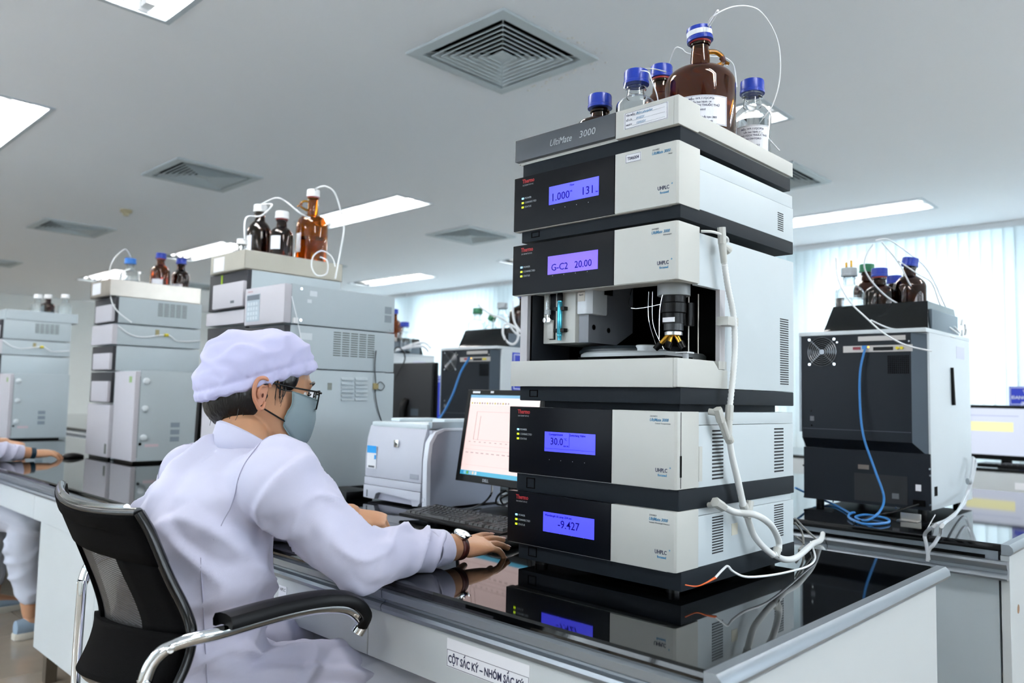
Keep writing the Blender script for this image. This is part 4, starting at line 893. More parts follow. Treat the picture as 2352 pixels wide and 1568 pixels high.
# ---------------------------------------------------------------- dark-backed instruments on the second bench
slate = mat('slate_paint', '#181d24', .45, spec=.2, bump=.03, bscale=900); slate_l = mat('slate_chamfer', '#36434f', .45); e_white = mat('instrument_white', '#c4ccd1', .4); smoky = mat('smoky_acrylic', '#0b0e10', .08, vary=0)
def big_instrument(label):
    X0, X1, Y0, Y1, Z0, Z1 = 2.80, 3.285, .800, 1.222, BT+.02, K+.256
    t = thing('analyser', label, 'instrument', ((X0+X1)/2, (Y0+Y1)/2, BT), 'dark-backed analysers on the second bench')
    MB().box(X0+.004, X1, Y0, Y1, Z0, Z1-.012).build('housing', e_white, t, bevel=.004)
    MB().box(X0-.032, X1, Y0-.001, Y1+.003, Z1-.014, Z1).build('lid', e_white, t, bevel=.003)
    MB().box(X0-.030, X0+.004, Y1-.006, Y1+.002, K-.10, Z1-.014).build('side_edge', mat('edge_grey', '#9aa6b0', .4), t)
    xf = X0-.035; zl = K-.150
    u = MB(); zt = Z1-.015
    # upper block with chamfered flank and sloping underside
    u.add([(xf, .845, zl+.03), (xf, 1.212, zl+.03), (xf, 1.212, zt), (xf, .845, zt), (X0+.01, 1.216, zl-.01), (X0+.01, 1.216, zt), (X0+.01, .803, zl-.02), (X0+.01, .803, zt-.004), (X0+.01, .845, zt)],
          [(0, 1, 2, 3), (1, 4, 5, 2), (0, 6, 4, 1), (2, 5, 8, 3)])
    u.build('rear_panel', slate, t, fix=False)
    MB().add([(xf, .845, zl+.03), (xf, .845, zt), (X0+.008, .803, zt-.004), (X0+.008, .803, zl-.02)], [(0, 1, 2, 3)]).build('chamfer_panel', slate_l, t, fix=False)
    MB().box(xf-.001, xf, .848, 1.212, zl+.062, zl+.064).build('panel_seam', slate_l, t)
    MB().box(X0-.004, X0+.004, Y0+.001, Y1-.002, Z0, zl-.005).build('lower_panel', slate, t)
    # fan grille
    q = at(1888, 808, 0, xf); f = Vector((xf-.002, q.y, q.z)); MB().cyl(f+Vector((.0005, 0, 0)), f+Vector((.0019, 0, 0)), .050, n=32).build('fan_opening', black_in, t)
    for k, r in enumerate((.050, .043, .036, .029, .022, .015)):
        MB().tube([f+Vector((0, cos(a)*r, sin(a)*r)) for a in [2*pi*i/24 for i in range(25)]], .0014, n=5, smooth=False, caps=False).build('grille_ring', mat('grille_wire', '#7d8186', .3, metal=.8), t, smooth=True)
    MB().cyl(f-Vector((.001, 0, 0)), f+Vector((.002, 0, 0)), .009, n=16).build('fan_hub', MATS['grille_wire'], t)
    for a in (pi/4, 3*pi/4, 5*pi/4, 7*pi/4):
        MB().tube([f, f+Vector((0, cos(a)*.062, sin(a)*.062))], .0013, n=5).build('grille_spoke', MATS['grille_wire'], t)
        e = f+Vector((0, cos(a)*.062, sin(a)*.062)); MB().cyl(e-Vector((.002, 0, 0)), e+Vector((.002, 0, 0)), .0045, n=10).build('screw', chrome, t)
    def pl(p0, p1, m, n, d=.0015):
        a = at(*p0, 0, xf); b = at(*p1, 0, xf); return MB().box(xf-d, xf, min(a.y, b.y), max(a.y, b.y), min(a.z, b.z), max(a.z, b.z)).build(n, m, t)
    cs = mat('connector_strip', '#a9a5a2', .4, metal=.3)
    pl((1971, 773), (2080, 780), cs, 'connector_strip'); pl((1937, 795), (2096, 806), cs, 'connector_strip')
    pl((1960, 797), (1977, 803), mat('maroon_port', '#7c1a2c', .4), 'serial_port', .005); pl((2006, 797), (2052, 804), black_pl, 'terminal_block', .003)
    for x in (2062, 2072):
        q = at(x, 799, 0, xf); MB().cyl((xf-.008, q.y, q.z), (xf, q.y, q.z), .0052, n=12).build('yellow_cap', yellow, t, smooth=True)
    pl((1982, 794), (1992, 802), blue_cable, 'network_plug', .010)
    q = at(1995, 797, 0, xf); MB().cyl((xf-.004, q.y, q.z), (xf, q.y, q.z), .003, n=8).build('port_light', emit('led_orange', (1, .55, .05, 1), 2), t)
    a = at(2038, 816, 0, xf); b = at(2089, 858, 0, xf)
    for i in range(11):
        for j in range(10):
            yy = a.y+(b.y-a.y)*(i+.5)/11; zz = a.z+(b.z-a.z)*(j+.5)/10; MB().box(xf-.0007, xf, yy-.0022, yy+.0022, zz-.0022, zz+.0022).build('vent_hole', black_in, t)
    for p in ((1923, 786), (2088, 783), (1864, 943), (1865, 976)):
        q = at(*p, 0, xf); MB().cyl((xf-.002, q.y, q.z), (xf, q.y, q.z), .003, n=10).build('screw', chrome, t)
    pl((1861, 955), (1870, 966), ink_grey, 'port')
    xl = X0-.004
    def lo(p0, p1, m, n, d=.0012):
        a = at(*p0, 0, xl); b = at(*p1, 0, xl); return MB().box(xl-d, xl, min(a.y, b.y), max(a.y, b.y), min(a.z, b.z), max(a.z, b.z)).build(n, m, t)
    lo((1971, 1066), (1996, 1078), mat('rating_plate', '#6d6661', .5), 'rating_plate'); lo((2103, 1112), (2116, 1128), paper, 'warning_label'); lo((2049, 1132), (2065, 1146), ink_grey, 'warning_label')
    lo((1962, 1085), (2085, 1160), mat('mesh_dark', '#161b20', .6), 'vent_mesh', .0006)
    lo((2098, 1147), (2125, 1163), black_in, 'power_inlet', .004)
    for p in ((1848, 1140), (2136, 1077), (2137, 1092), (2137, 1160), (2137, 1175), (1846, 1068), (2058, 1166), (1914, 1151)):
        q = at(*p, 0, xl); MB().cyl((xl-.002, q.y, q.z), (xl, q.y, q.z), .0034, n=10).build('screw', chrome, t)
    def sd(p0, p1, m, n, d=.001):
        a = at(*p0, 1, Y0); b = at(*p1, 1, Y0); return MB().box(min(a.x, b.x), max(a.x, b.x), Y0-d, Y0, min(a.z, b.z), max(a.z, b.z)).build(n, m, t)
    q0 = at(2187, 844, 1, Y0-.006); q1 = at(2191, 930, 1, Y0-.006)
    MB().tube([q0, q1], [.0050, .0062], n=10).build('side_handle', black_pl, t, smooth=True)
    sd((2196, 795), (2215, 826), mat('lilac_label', '#c4c8d8', .6), 'side_label', .0006); sd((2146, 1118), (2153, 1138), black_in, 'side_port')
    for x in (2.84, 3.24):
        for y in (.84, 1.18): MB().cyl((x, y, BT), (x, y, Z0), .014, n=14).build('foot', black_pl, t)
    # (rack is a thing of its own)
    return t
E_ = big_instrument('dark-backed analyser with blue network cable, standing alone right of the big stack')
F_ = dup(E_, (0, 1.972, 0), 'dark-backed analyser seen over the printer, green-capped bottles on top')
G_ = dup(E_, (0, 3.05, 0), 'white-sided analyser half hidden behind the grey column and the black monitor')
def bottle_rack(label, dy):
    Z = K+.256; t = thing('bottle_rack', label, 'tray', (3.0, 1.0+dy, Z)); r = MB()
    x0, x1, y0, y1 = 2.835, 3.20, .812+dy, 1.165+dy; s = .028; zt = Z+.098; th = .004
    o = [(x0, y0), (x1, y0), (x1, y1), (x0, y1)]; u = [(x0+s, y0+s*.3), (x1-s, y0+s*.3), (x1-s, y1-s), (x0+s, y1-s)]
    def inn(P, d): cx = sum(p[0] for p in P)/4; cy = sum(p[1] for p in P)/4; return [(p[0]+(d if p[0] < cx else -d), p[1]+(d if p[1] < cy else -d)) for p in P]
    vs = [(*p, Z) for p in o]+[(*p, zt) for p in u]+[(*p, zt) for p in inn(u, th)]+[(*p, Z+.006) for p in inn(o, th)]
    fs = [(3, 2, 1, 0), (12, 13, 14, 15)]
    for a in (0, 4, 8): fs += [(a+i, a+(i+1) % 4, a+4+(i+1) % 4, a+4+i) for i in range(4)]
    r.add(vs, fs); r.build('rack_body', smoky, t, bevel=.001, seg=1)
    g = MB(); g.box(x0+.03, x1-.03, y0-.004, y0+.006, Z+.002, Z+.07); g.build('side_plate', mat('side_plate_grey', '#566470', .35), t, bevel=.002)
    return t
bottle_rack('black trapezoid bottle rack on the analyser right of the big stack', 0); bottle_rack('black bottle rack holding green-capped bottles on the analyser over the printer', 1.972); bottle_rack('dark bottle rack glimpsed behind the grey column and monitor', 3.05)
ZR = K+.263
def onr(px, x, dy=0): return (x, at(px, 700, 0, x).y, ZR)
lab_bottle('clear_bottle', 'clear bottle with grey two-port cap on the rack right of the big stack', onr(1951, 2.91), .050, .235, clearg, grey_cap, level=.52)
lab_bottle('amber_bottle', 'amber bottle with green cap on the rack right of the big stack', onr(1992, 3.10), .048, .275, amber_d, green_cap, level=.5)
lab_bottle('amber_bottle', 'dark bottle with blue cap and red ring, rack right of the stack', onr(2021, 2.92), .050, .225, amber_d, blue_cap, level=.4, ring=neck_red)
lab_bottle('amber_bottle', 'dark bottle with tilted blue cap on the rack right of the big stack', onr(2090, 2.98), .054, .262, amber_d, blue_cap, level=.4, tilt=(Vector((1, .5, 0)), .15))
lab_bottle('amber_bottle', 'dark bottle mostly hidden between two blue-capped ones', onr(2055, 3.12), .040, .225, amber_d, blue_cap, level=.4)
gx = Vector(onr(1951, 2.91))+Vector((0, 0, .235))
vt = thing('vent_fitting', 'brass fittings standing on the grey two-port cap', 'fitting', gx)
for dx in (-.008, .010): MB().cyl(gx+Vector((0, dx, 0)), gx+Vector((0, dx, .022+.006*(dx < 0))), .0042, n=8).build('fitting', brass, vt)
y_ = 1.972
lab_bottle('clear_bottle', 'clear bottle with green cap at the edge of the rack over the printer', (2.93, at(1097, 740, 0, 2.93).y, ZR), .052, .215, clearg, green_cap, level=.3)
lab_bottle('clear_bottle', 'small bottle with tilted green cap beside the green-capped clear one', (2.95, at(1128, 740, 0, 2.95).y, ZR), .032, .17, clearg, green_cap, level=.2, tilt=(Vector((1, 0, 0)), .5))
lab_bottle('clear_bottle', 'clear bottle with grey cap next to the brown one left of the big stack', (2.95, at(1153, 740, 0, 2.95).y, ZR), .050, .235, clearg, grey_cap, level=.3)
lab_bottle('amber_jug', 'big brown bottle partly hidden behind the open bay of the stack', (3.03, at(1200, 740, 0, 3.03).y, ZR), .072, .295, amber_d, blue_cap, level=.5)
lab_bottle('amber_bottle', 'orange-brown bottle with round blue cap peeking out behind the grey column', (3.12, at(905, 740, 0, 3.12).y, ZR), .055, .29, amber, blue_cap, level=.5)
lab_bottle('clear_bottle', 'clear bottle with small blue cap right of the peeking orange-brown one', (3.05, at(930, 740, 0, 3.05).y, ZR), .045, .19, clearg, blue_cap, level=.4)
# pale tubes over the racks
def arc(label, pxs, d, r=.0022, m=tubing_w):
    pts = [atd(x, y, d+k*.0) if not isinstance(d, (list, tuple)) else atd(x, y, d[0]+(d[1]-d[0])*k/(len(pxs)-1)) for k, (x, y) in enumerate(pxs)]
    return line('solvent_line', label, pts, r, m)
arc('pale tube sweeping from above the grey-capped bottle across the analyser back', [(1920, 592), (1925, 640), (1950, 690), (1990, 730), (2030, 765), (2080, 792), (2140, 806)], (2.62, 2.50), .0026)
arc('pale tube looping in front of the green cap to the analyser edge', [(2005, 560), (1988, 590), (1987, 620), (2010, 655), (2050, 690), (2110, 718), (2170, 745), (2200, 765)], (2.64, 2.80), .0026)
arc('pale tube running down past the tilted blue cap', [(2025, 555), (2065, 605), (2095, 660), (2130, 690), (2170, 725), (2205, 765)], (2.70, 2.84), .0026)
arc('pale tube arching highest over the blue caps of that rack', [(2010, 552), (2040, 550), (2085, 580), (2130, 620), (2165, 690), (2195, 755)], (2.78, 2.86), .0024)
arc('pale tube from the tilted cap straight to the fitting cluster', [(2062, 598), (2110, 630), (2140, 650), (2160, 700), (2190, 750)], (2.62, 2.82), .0022)
arc('pale tube lying across the analyser lid', [(2000, 735), (2050, 755), (2120, 757), (2195, 775)], (2.62, 2.76), .0026)
ft = thing('fitting_cluster', 'cluster of small white tube fittings at the corner of the analyser lid', 'fitting', atd(2200, 765, 2.9))
random.seed(3)
for k in range(9):
    p = atd(2185+random.uniform(0, 34), 745+random.uniform(0, 28), 2.9+random.uniform(-.04, .06)); MB().cyl(p, p+Vector((random.uniform(-.01, .01), random.uniform(-.01, .01), .022)), .005, .004, n=8).build('fitting', yellow if k == 3 else tubing_w, ft)
MB().tube([atd(2175, 735, 2.88), atd(2200, 790, 2.85)], .003, n=6).build('fitting_rod', tubing_w, ft)
arc('curled pale tube over the rack left of the big stack, outer loop', [(1205, 770), (1180, 750), (1160, 745), (1155, 765), (1165, 785), (1180, 790), (1190, 775), (1186, 750)], 4.0, .006)
arc('pale tube draped from the green caps down to the right', [(1098, 700), (1125, 720), (1160, 735), (1185, 765), (1215, 775)], 4.0, .005)
arc('white tube hanging straight down beside the grey cap', [(1178, 690), (1178, 720), (1184, 745), (1200, 765)], 4.0, .0055)
arc('bundle of pale tubes on the half-hidden analyser, upper strand', [(925, 800), (950, 790), (975, 787), (990, 800)], 4.8, .008)
arc('bundle of pale tubes on the half-hidden analyser, lower strand', [(905, 805), (935, 798), (970, 795), (985, 808)], 4.8, .008)
# blue network cable
def cab(name, label, segs, m, r, cat='cable'):
    t = thing(name, label, cat, segs[0][0])
    for s in segs: MB().tube(s, r, n=8, sub=8).build('cable', m, t, smooth=True)
    return t
xf = 2.765
loop = []
q = at(2010, 1193, 2, BT+.004)
cab('network_cable', 'bright blue network cable hanging from the analyser and coiled on the worktop', [[at(1987, 800, 0, xf-.012), at(1976, 850, 0, xf-.02), at(1975, 920, 0, xf-.02), at(1983, 1000, 0, xf-.04), at(2010, 1080, 0, xf-.05), at(2030, 1140, 0, xf-.07), at(2020, 1175, 2, BT+.03), at(1990, 1195, 2, BT+.006), at(1965, 1187, 2, BT+.006), at(1990, 1182, 2, BT+.006), at(2035, 1190, 2, BT+.006), at(2038, 1200, 2, BT+.006), at(1985, 1203, 2, BT+.006), at(1950, 1188, 2, BT+.006), at(1955, 1178, 2, BT+.01), at(1963, 1177, 2, BT+.01)],
    [at(1955, 1180, 2, BT+.005), at(1915, 1158, 2, BT+.005), at(1870, 1140, 2, BT+.02), at(1827, 1120, 0, 2.75)]], blue_cable, .0038)
MB().tube([at(1975+1.0, 1181, 2, BT+.008), at(1972, 1200, 2, BT+.010)], .002, n=5)
dF = Vector((0, 1.972, 0))
cab('network_cable', 'blue network cable slanting down from the analyser over the printer', [[at(1987, 800, 0, xf-.012)+dF, atd(1058, 855, 3.95), atd(1040, 905, 3.93), atd(1020, 945, 3.92), atd(1005, 965, 3.9)]], blue_cable, .0055)
cab('power_cable', 'black power cord leaving the analyser inlet across the bench', [[at(2110, 1158, 0, 2.79), at(2085, 1165, 0, 2.76), at(2050, 1176, 2, BT+.01), at(2020, 1181, 2, BT+.004), at(1960, 1200, 2, BT+.004)]], black_cable, .003)
dt = thing('drain_tubes', 'bundle of clear drain tubes hanging off the bench by the analyser', 'tubing', at(2150, 1200, 1, .72))
Y = .775
for s in ([at(2234, 1050, 1, Y), at(2240, 1060, 1, Y), at(2236, 1090, 1, Y), at(2225, 1130, 1, Y), at(2212, 1160, 1, Y), at(2180, 1190, 1, .70), at(2150, 1205, 1, .62), at(2125, 1225, 0, 2.37), at(2128, 1250, 0, 2.36), at(2133, 1285, 0, 2.36)],
          [at(2236, 1052, 1, Y-.005), at(2230, 1100, 1, Y-.01), at(2218, 1140, 1, Y-.01), at(2195, 1180, 1, .69), at(2165, 1205, 1, .60), at(2160, 1225, 0, 2.38), at(2145, 1250, 0, 2.36), at(2134, 1262, 0, 2.36), at(2130, 1288, 0, 2.36)]):
    MB().tube(s, .0048, n=8).build('tube', tubing, dt, smooth=True)
MB().tube([at(2148, 1182, 1, .78), at(2135, 1205, 1, .70), at(2130, 1215, 0, 2.42)], .0015, n=6).build('tube', tubing_w, dt, smooth=True)
MB().lathe([(0, 0), (.011, 0), (.011, .01), (0, .012)], at(2222, 1105, 1, Y-.02), n=14, up=(.5, -.5, 0)).build('tube_clip', grey_cap, dt, smooth=True)
bt_ = thing('metal_plate', 'small bent metal plate lying at the foot of the analyser', 'bracket', at(2080, 1195, 2, BT))
q = at(2085, 1197, 2, BT); MB().box(q.x-.012, q.x+.03, q.y-.03, q.y+.03, BT, BT+.003).box(q.x+.027, q.x+.03, q.y-.03, q.y+.03, BT, BT+.022).build('plate', steel, bt_, bevel=.0008, seg=1)

# ---------------------------------------------------------------- desk items round the worker
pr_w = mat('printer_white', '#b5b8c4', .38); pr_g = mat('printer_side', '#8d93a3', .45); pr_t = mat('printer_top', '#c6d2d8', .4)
pt = thing('printer', 'grey-white desktop laser printer between the worker and her monitor', 'printer', (1.78, 2.06, BT))
xp = 1.597; yr, yl = 1.902, 2.222
MB().box(xp+.03, 1.93, yr+.006, yl, BT+.006, 1.028).build('housing', pr_w, pt, bevel=.004)
sp = [(xp+.022, BT+.004), (xp+.020, .93), (xp+.026, .985), (xp+.045, 1.015), (xp+.075, 1.026), (1.93, 1.026), (1.93, BT+.004)]
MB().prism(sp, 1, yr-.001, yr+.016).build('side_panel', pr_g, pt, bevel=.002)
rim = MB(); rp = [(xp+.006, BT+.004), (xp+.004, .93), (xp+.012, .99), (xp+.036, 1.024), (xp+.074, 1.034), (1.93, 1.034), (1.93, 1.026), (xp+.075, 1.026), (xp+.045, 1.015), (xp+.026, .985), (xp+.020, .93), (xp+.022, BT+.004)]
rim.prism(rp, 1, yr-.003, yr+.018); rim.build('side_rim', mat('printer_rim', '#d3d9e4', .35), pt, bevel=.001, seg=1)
fd = MB(); fd.prism([(xp+.004, .862), (xp+.004, .93), (xp+.010, .99), (xp+.022, 1.032), (xp+.04, 1.04), (xp+.05, .862)], 1, yr+.022, yl); fd.build('front_door', pr_w, pt, bevel=.004)
MB().box(xp+.002, xp+.05, yr+.022, yl, .836, .8605).build('feed_cover', pr_w, pt, bevel=.002)
lt = MB(); lt.prism([(yl, BT+.012), (yl, .8345), (yr+.022, .8345), (yr+.022, .802), (yr+.034, .790), (yr+.06, .788), (yr+.066, .806), (yl-.085, .815), (yl-.068, .808), (yl-.060, BT+.010)][::-1], 0, xp, xp+.05)
lt.build('paper_tray', pr_w, pt, bevel=.002)
MB().box(xp+.018, xp+.06, yr+.02, yl-.004, BT+.008, .83).build('tray_recess', mat('printer_recess', '#a3a4b4', .5), pt)
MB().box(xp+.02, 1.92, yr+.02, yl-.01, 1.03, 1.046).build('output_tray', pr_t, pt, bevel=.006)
MB().box(xp+.10, 1.90, yr+.03, yr+.09, 1.046, 1.062).build('output_ridge', pr_t, pt, bevel=.006); MB().box(xp+.09, 1.86, yl-.07, yl-.02, 1.046, 1.058).build('output_ridge', pr_t, pt, bevel=.006)
MB().box(xp+.03, 1.92, yr+.008, yr+.026, 1.034, 1.054).build('top_edge', mat('printer_edge', '#9aa7b0', .4), pt, bevel=.002)
MB().box(xp+.0025, xp+.006, 2.045, 2.068, .967, .991).build('badge', chrome, pt, bevel=.003)
text('lettering', 'hp', .016, panel_dark, pt, (xp+.0022, 2.065, .974), RY, UZ, shear=.3)
q0 = at(845, 1022, 0, xp+.003); q1 = at(864, 1072, 0, xp+.003)
ys0, ys1 = q1.y, q0.y
MB().box(xp+.0015, xp+.004, ys0, ys1, q1.z-.006, q0.z).build('energy_label', paper, pt); MB().box(xp+.0008, xp+.0016, ys0, ys1, q0.z-.024, q0.z).build('energy_label', mat('cyan_print', '#1d93d8', .6), pt)
MB().box(xp+.0008, xp+.0016, ys0+.001, ys0+.010, q0.z-.044, q0.z-.030).build('energy_mark', MATS['cyan_print'], pt); MB().box(xp+.0008, xp+.0016, ys0+.009, ys1-.009, q1.z-.003, q1.z+.003).build('barcode', ink_grey, pt)
text('lettering', 'LaserJet', .010, white_ink, pt, (xp+.0015, 1.975, .876), RY, UZ)
MB().box(xp+.0025, xp+.004, 1.938, 1.980, .872, .888).build('name_plate', mat('name_plate', '#9a9dab', .5), pt)
MB().lathe([(0, -.003), (.006, -.003), (.008, 0)], (xp+.004, yr+.012, .812), n=16, up=(-1, 0, 0)).build('power_button', pr_w, pt, smooth=True)
MB().box(xp-.0006, xp, yl-.024, yl-.018, .795, .818).build('front_print', ink_grey, pt)

# worker's monitor
mo = thing('monitor', 'black-framed monitor with pinkish chromatogram screen beside the printer', 'monitor', (1.86, 1.68, BT))
BLc = atd(1047, 1102, 2.47); ph = rad(-3); th = rad(9)
R_ = Vector((sin(ph), -cos(ph), 0)); N_ = Vector((cos(ph), sin(ph), 0)); U_ = Vector((0, 0, 1))*cos(th)+N_*sin(th); A_ = R_.cross(U_)*-1
def mframe(o, r, u): 
    n = r.cross(u)     # points to the viewer
    return Matrix(((r.x, u.x, n.x, o.x), (r.y, u.y, n.y, o.y), (r.z, u.z, n.z, o.z), (0, 0, 0, 1)))
MM = mframe(BLc, R_, U_); Wm, Hm = .345, .287; bz = .016
MB(MM).box(0, Wm, 0, Hm, -.022, -.001).build('casing', black_pl, mo, bevel=.004)
fr = MB(MM)
for s in ((0, bz, 0, Hm), (Wm-bz, Wm, 0, Hm), (bz, Wm-bz, 0, bz+.006), (bz, Wm-bz, Hm-bz, Hm)): fr.box(*s, -.004, .003)
fr.build('bezel', black_pl, mo, bevel=.001, seg=1)
scr = emit('screen_pink', (.93, .70, .67, 1), .60)
MB(MM).box(bz, Wm-bz, bz+.006, Hm-bz, -.003, 0).build('screen', scr, mo)
def scrbox(a, b, c, d, col, s=1, nm='screen_print', z=.0005):
    return MB(MM).box(bz+a, bz+b, bz+.006+c, bz+.006+d, 0, z).build(nm, emit('px_'+nm+col.strip('#'), srgb(col), s*.68), mo)
W2 = Wm-2*bz; H2 = Hm-2*bz-.006
scrbox(0, W2, 0, .013, '#3fa9cc', .9, 'taskbar', .0008); scrbox(0, W2, H2-.009, H2, '#7db4d6', .9, 'title_bar', .0008)
scrbox(0, W2, H2-.031, H2-.0095, '#efe0dd', .95, 'tool_strip', .0007)
for k in range(15): scrbox(.008+k*.012, .014+k*.012, H2-.0285, H2-.0235, ('#c7b24a', '#a58f8d', '#b3a09f')[k % 3], .8, 'tool_icon', .0011)
for k, c in enumerate(('#2f87b8', '#7cc0d8', '#5f9a2e', '#8fb6c9', '#d9c9b8', '#c9d2d6')): scrbox(.004+k*.013, .013+k*.013, .002, .011, c, .9, 'task_icon', .0011)
ln = '#b49a9a'
for s in ((.040, .24, H2-.053, H2-.0524), (.040, .0406, H2-.140, H2-.053), (.040, .24, H2-.1406, H2-.140), (.060, .0606, H2-.1400, H2-.066), (.028, .25, H2-.158, H2-.1575), (.004, .26, H2-.171, H2-.1705), (.0, .0005, .03, H2-.04), (.02, .28, .030, .0304)): scrbox(*s, ln, .8, 'plot_line', .0010)
for k in range(10): scrbox(.012+k*.024, .024+k*.024, H2-.182, H2-.1795, ln, .8, 'table_text', .0010); scrbox(.02+k*.024, .028+k*.024, H2-.148, H2-.146, ln, .8, 'table_text', .0010)
MB(MM).box(.0255, .060, Hm-.011, Hm-.005, .003, .0036).build('sticker', paper, mo); MB(MM).box(.110, .124, Hm-.010, Hm-.004, .003, .0036).build('sticker', paper, mo)
text('lettering', 'DELL', .0125, white_ink, mo, MM @ Vector((.128, .006, .0034)), R_, U_, bold=.0002)
ctr = MM @ Vector((Wm/2, .12, -.022)); st = MB(); st.tube([ctr, ctr+N_*.05+Vector((0, 0, -.05)), Vector((ctr.x+.06, ctr.y, BT+.02))], [.02, .022, .026], n=12); st.build('stand', black_pl, mo, smooth=True)
MB().lathe([(0, 0), (.105, 0), (.108, .005), (.100, .012), (0, .018)], (ctr.x+.05, ctr.y, BT), n=36).build('foot', black_pl, mo, smooth=True)
cab('monitor_cable', 'black cable looping under the monitor to the keyboard', [[at(1130, 1115, 0, 1.80), at(1128, 1135, 0, 1.74), at(1110, 1155, 2, BT+.012), at(1085, 1166, 2, BT+.005), at(1060, 1172, 2, BT+.012)]], black_cable, .0032)
cab('adapter_cable', 'tangle of black cables behind the keyboard by the stack', [[at(1165, 1125, 0, 1.72), at(1145, 1137, 0, 1.74), at(1140, 1155, 2, BT+.01), at(1160, 1162, 2, BT+.01)], [at(1168, 1135, 0, 1.7), at(1150, 1145, 0, 1.7), at(1158, 1158, 2, BT+.01), at(1172, 1150, 0, 1.66)]], black_cable, .0035)

# keyboard with every key
kb = thing('keyboard', 'black keyboard on the worktop between the worker\'s hands', 'keyboard', (1.50, 1.60, BT))
o = at(916, 1180, 2, BT+.012); ang = rad(2.0)
Rk = Vector((-sin(ang)*.0-.035, -1, 0)).normalized(); Fk = Vector((1, -.035, .075)).normalized(); Nk = Rk.cross(Fk)
MK = Matrix(((Rk.x, Fk.x, Nk.x, o.x), (Rk.y, Fk.y, Nk.y, o.y), (Rk.z, Fk.z, Nk.z, BT+.006), (0, 0, 0, 1)))
MB(MK).box(0, .435, 0, .150, 0, .010).build('base', black_pl, kb, bevel=.004)
MB(MK).box(.02, .10, .135, .148, -.010, 0).build('foot', black_pl, kb); MB(MK).box(.335, .415, .135, .148, -.010, 0).build('foot', black_pl, kb)
key_m = mat('key_black', '#15171a', .35); kp = None; rows = 6
def keyat(x, y, w, h):
    b = MB(MK).add([(x, y, .010), (x+w, y, .010), (x+w, y+h, .010), (x, y+h, .010), (x+.0025, y+.0025, .0165), (x+w-.0025, y+.0025, .0165), (x+w-.0025, y+h-.002, .0165), (x+.0025, y+h-.002, .0165)], [(4, 5, 6, 7), (0, 1, 5, 4), (1, 2, 6, 5), (2, 3, 7, 6), (3, 0, 4, 7)])
    b.build('key', key_m, kb, fix=False)
for r in range(6):
    y = .016+r*.0185+(.006 if r == 5 else 0)
    if r == 0: ws = [.024, .022, .022, .108, .022, .022, .022, .024]
    elif r == 1: ws = [.042]+[.0178]*10+[.0465]
    elif r == 2: ws = [.033]+[.0178]*11+[.0375]
    elif r == 3: ws = [.027]+[.0178]*12+[.0255]
    elif r == 4: ws = [.0178]*13+[.035]
    else: ws = [.0178]*14
    x = .012
    for w in ws: keyat(x, y, w-.0012, .0172); x += w+(0 if r else .0)
    for k in range(3):
        if r in (0, 3, 4, 5) or (r == 1 and k == 1): keyat(.290+k*.0182, y, .017, .0172)
    if r < 5:
        for k in range(4): keyat(.352+k*.0182, y, .017, .0172)
ms = thing('computer_mouse', 'black mouse under the hand with the watch, beside the stack', 'mouse', at(1150, 1240, 2, BT+.015))
q = at(1160, 1243, 2, BT+.012); MB().rings([((q.x-.055+.11*t_, q.y, BT+.004), (0, .029*sin(pi*min(max(t_*.86+.07, 0), 1))**.4, 0), (0, 0, .022*sin(pi*(t_*.8+.1))**.7)) for t_ in [i/8 for i in range(9)]], n=16).build('shell', black_pl, ms, smooth=True)
for o_ in ms.children:
    for v in o_.data.vertices:
        if v.co.z + ORG[ms.name].z < BT+.001: v.co.z = BT+.001-ORG[ms.name].z

# far worker's monitor seen from behind, screens on the other benches
def back_monitor(label, x, y0, y1, z0, z1):
    t = thing('monitor', label, 'monitor', (x, (y0+y1)/2, BT))
    MB().box(x, x+.02, y0, y1, z0, z1).build('bezel', black_pl, t, bevel=.004); MB().box(x-.022, x, y0+.008, y1-.008, z0+.008, z1-.008).build('rear_casing', mat('monitor_back', '#1c1d21', .5), t, bevel=.008)
    yc = (y0+y1)/2; MB().tube([(x-.022, yc, z0+.12), (x-.05, yc, z0+.05), (x-.03, yc, BT+.02)], [.022, .022, .026], n=12).build('stand', black_pl, t, smooth=True)
    MB().box(x-.12, x+.08, yc-.12, yc+.12, BT, BT+.014).build('foot', black_pl, t, bevel=.004); MB().box(x+.019, x+.0205, y0+.015, y1-.015, z0+.015, z1-.015).build('screen', emit('screen_dim', (.6, .7, .85, 1), .7), t)
    MB().box(x-.0235, x-.022, yc-.11, yc-.04, z0+.03, z0+.07).build('port_plate', mat('port_plate', '#39444e', .5), t)
    return t
back_monitor('black monitor seen from behind beyond the printer', 2.90, 3.385, 3.84, BT+.21, BT+.545)
c_ = cab('video_cable', 'black cord looping beside the grey column over the back of the monitor', [[atd(906, 872, 4.62), atd(918, 850, 4.6), atd(930, 825, 4.6), atd(925, 805, 4.6), atd(912, 797, 4.62), atd(902, 812, 4.68)]], black_cable, .004)
sm = thing('monitor', 'lit monitor with a pale yellow bar near the window blinds', 'monitor', (5.7, .9, BT))
q0 = at(2215, 936, 0, 5.62); q1 = at(2352, 1052, 0, 5.62); xs_ = 5.62; ylm, yrm = q0.y+.05, q1.y-.16; zt_, zb_ = q0.z, q1.z+.01
MB().box(xs_, xs_+.04, yrm-.02, ylm+.02, zb_-.03, zt_+.02).build('casing', black_pl, sm, bevel=.004)
MB().box(xs_-.002, xs_, yrm, ylm, zb_, zt_).build('screen', emit('screen_lilac', (.58, .63, .76, 1), .7), sm)
a = at(2232, 967, 0, xs_); b = at(2328, 992, 0, xs_); MB().box(xs_-.003, xs_-.002, b.y, a.y+.04, b.z, a.z).build('yellow_bar', emit('screen_yellow', (.82, .80, .42, 1), .7), sm)
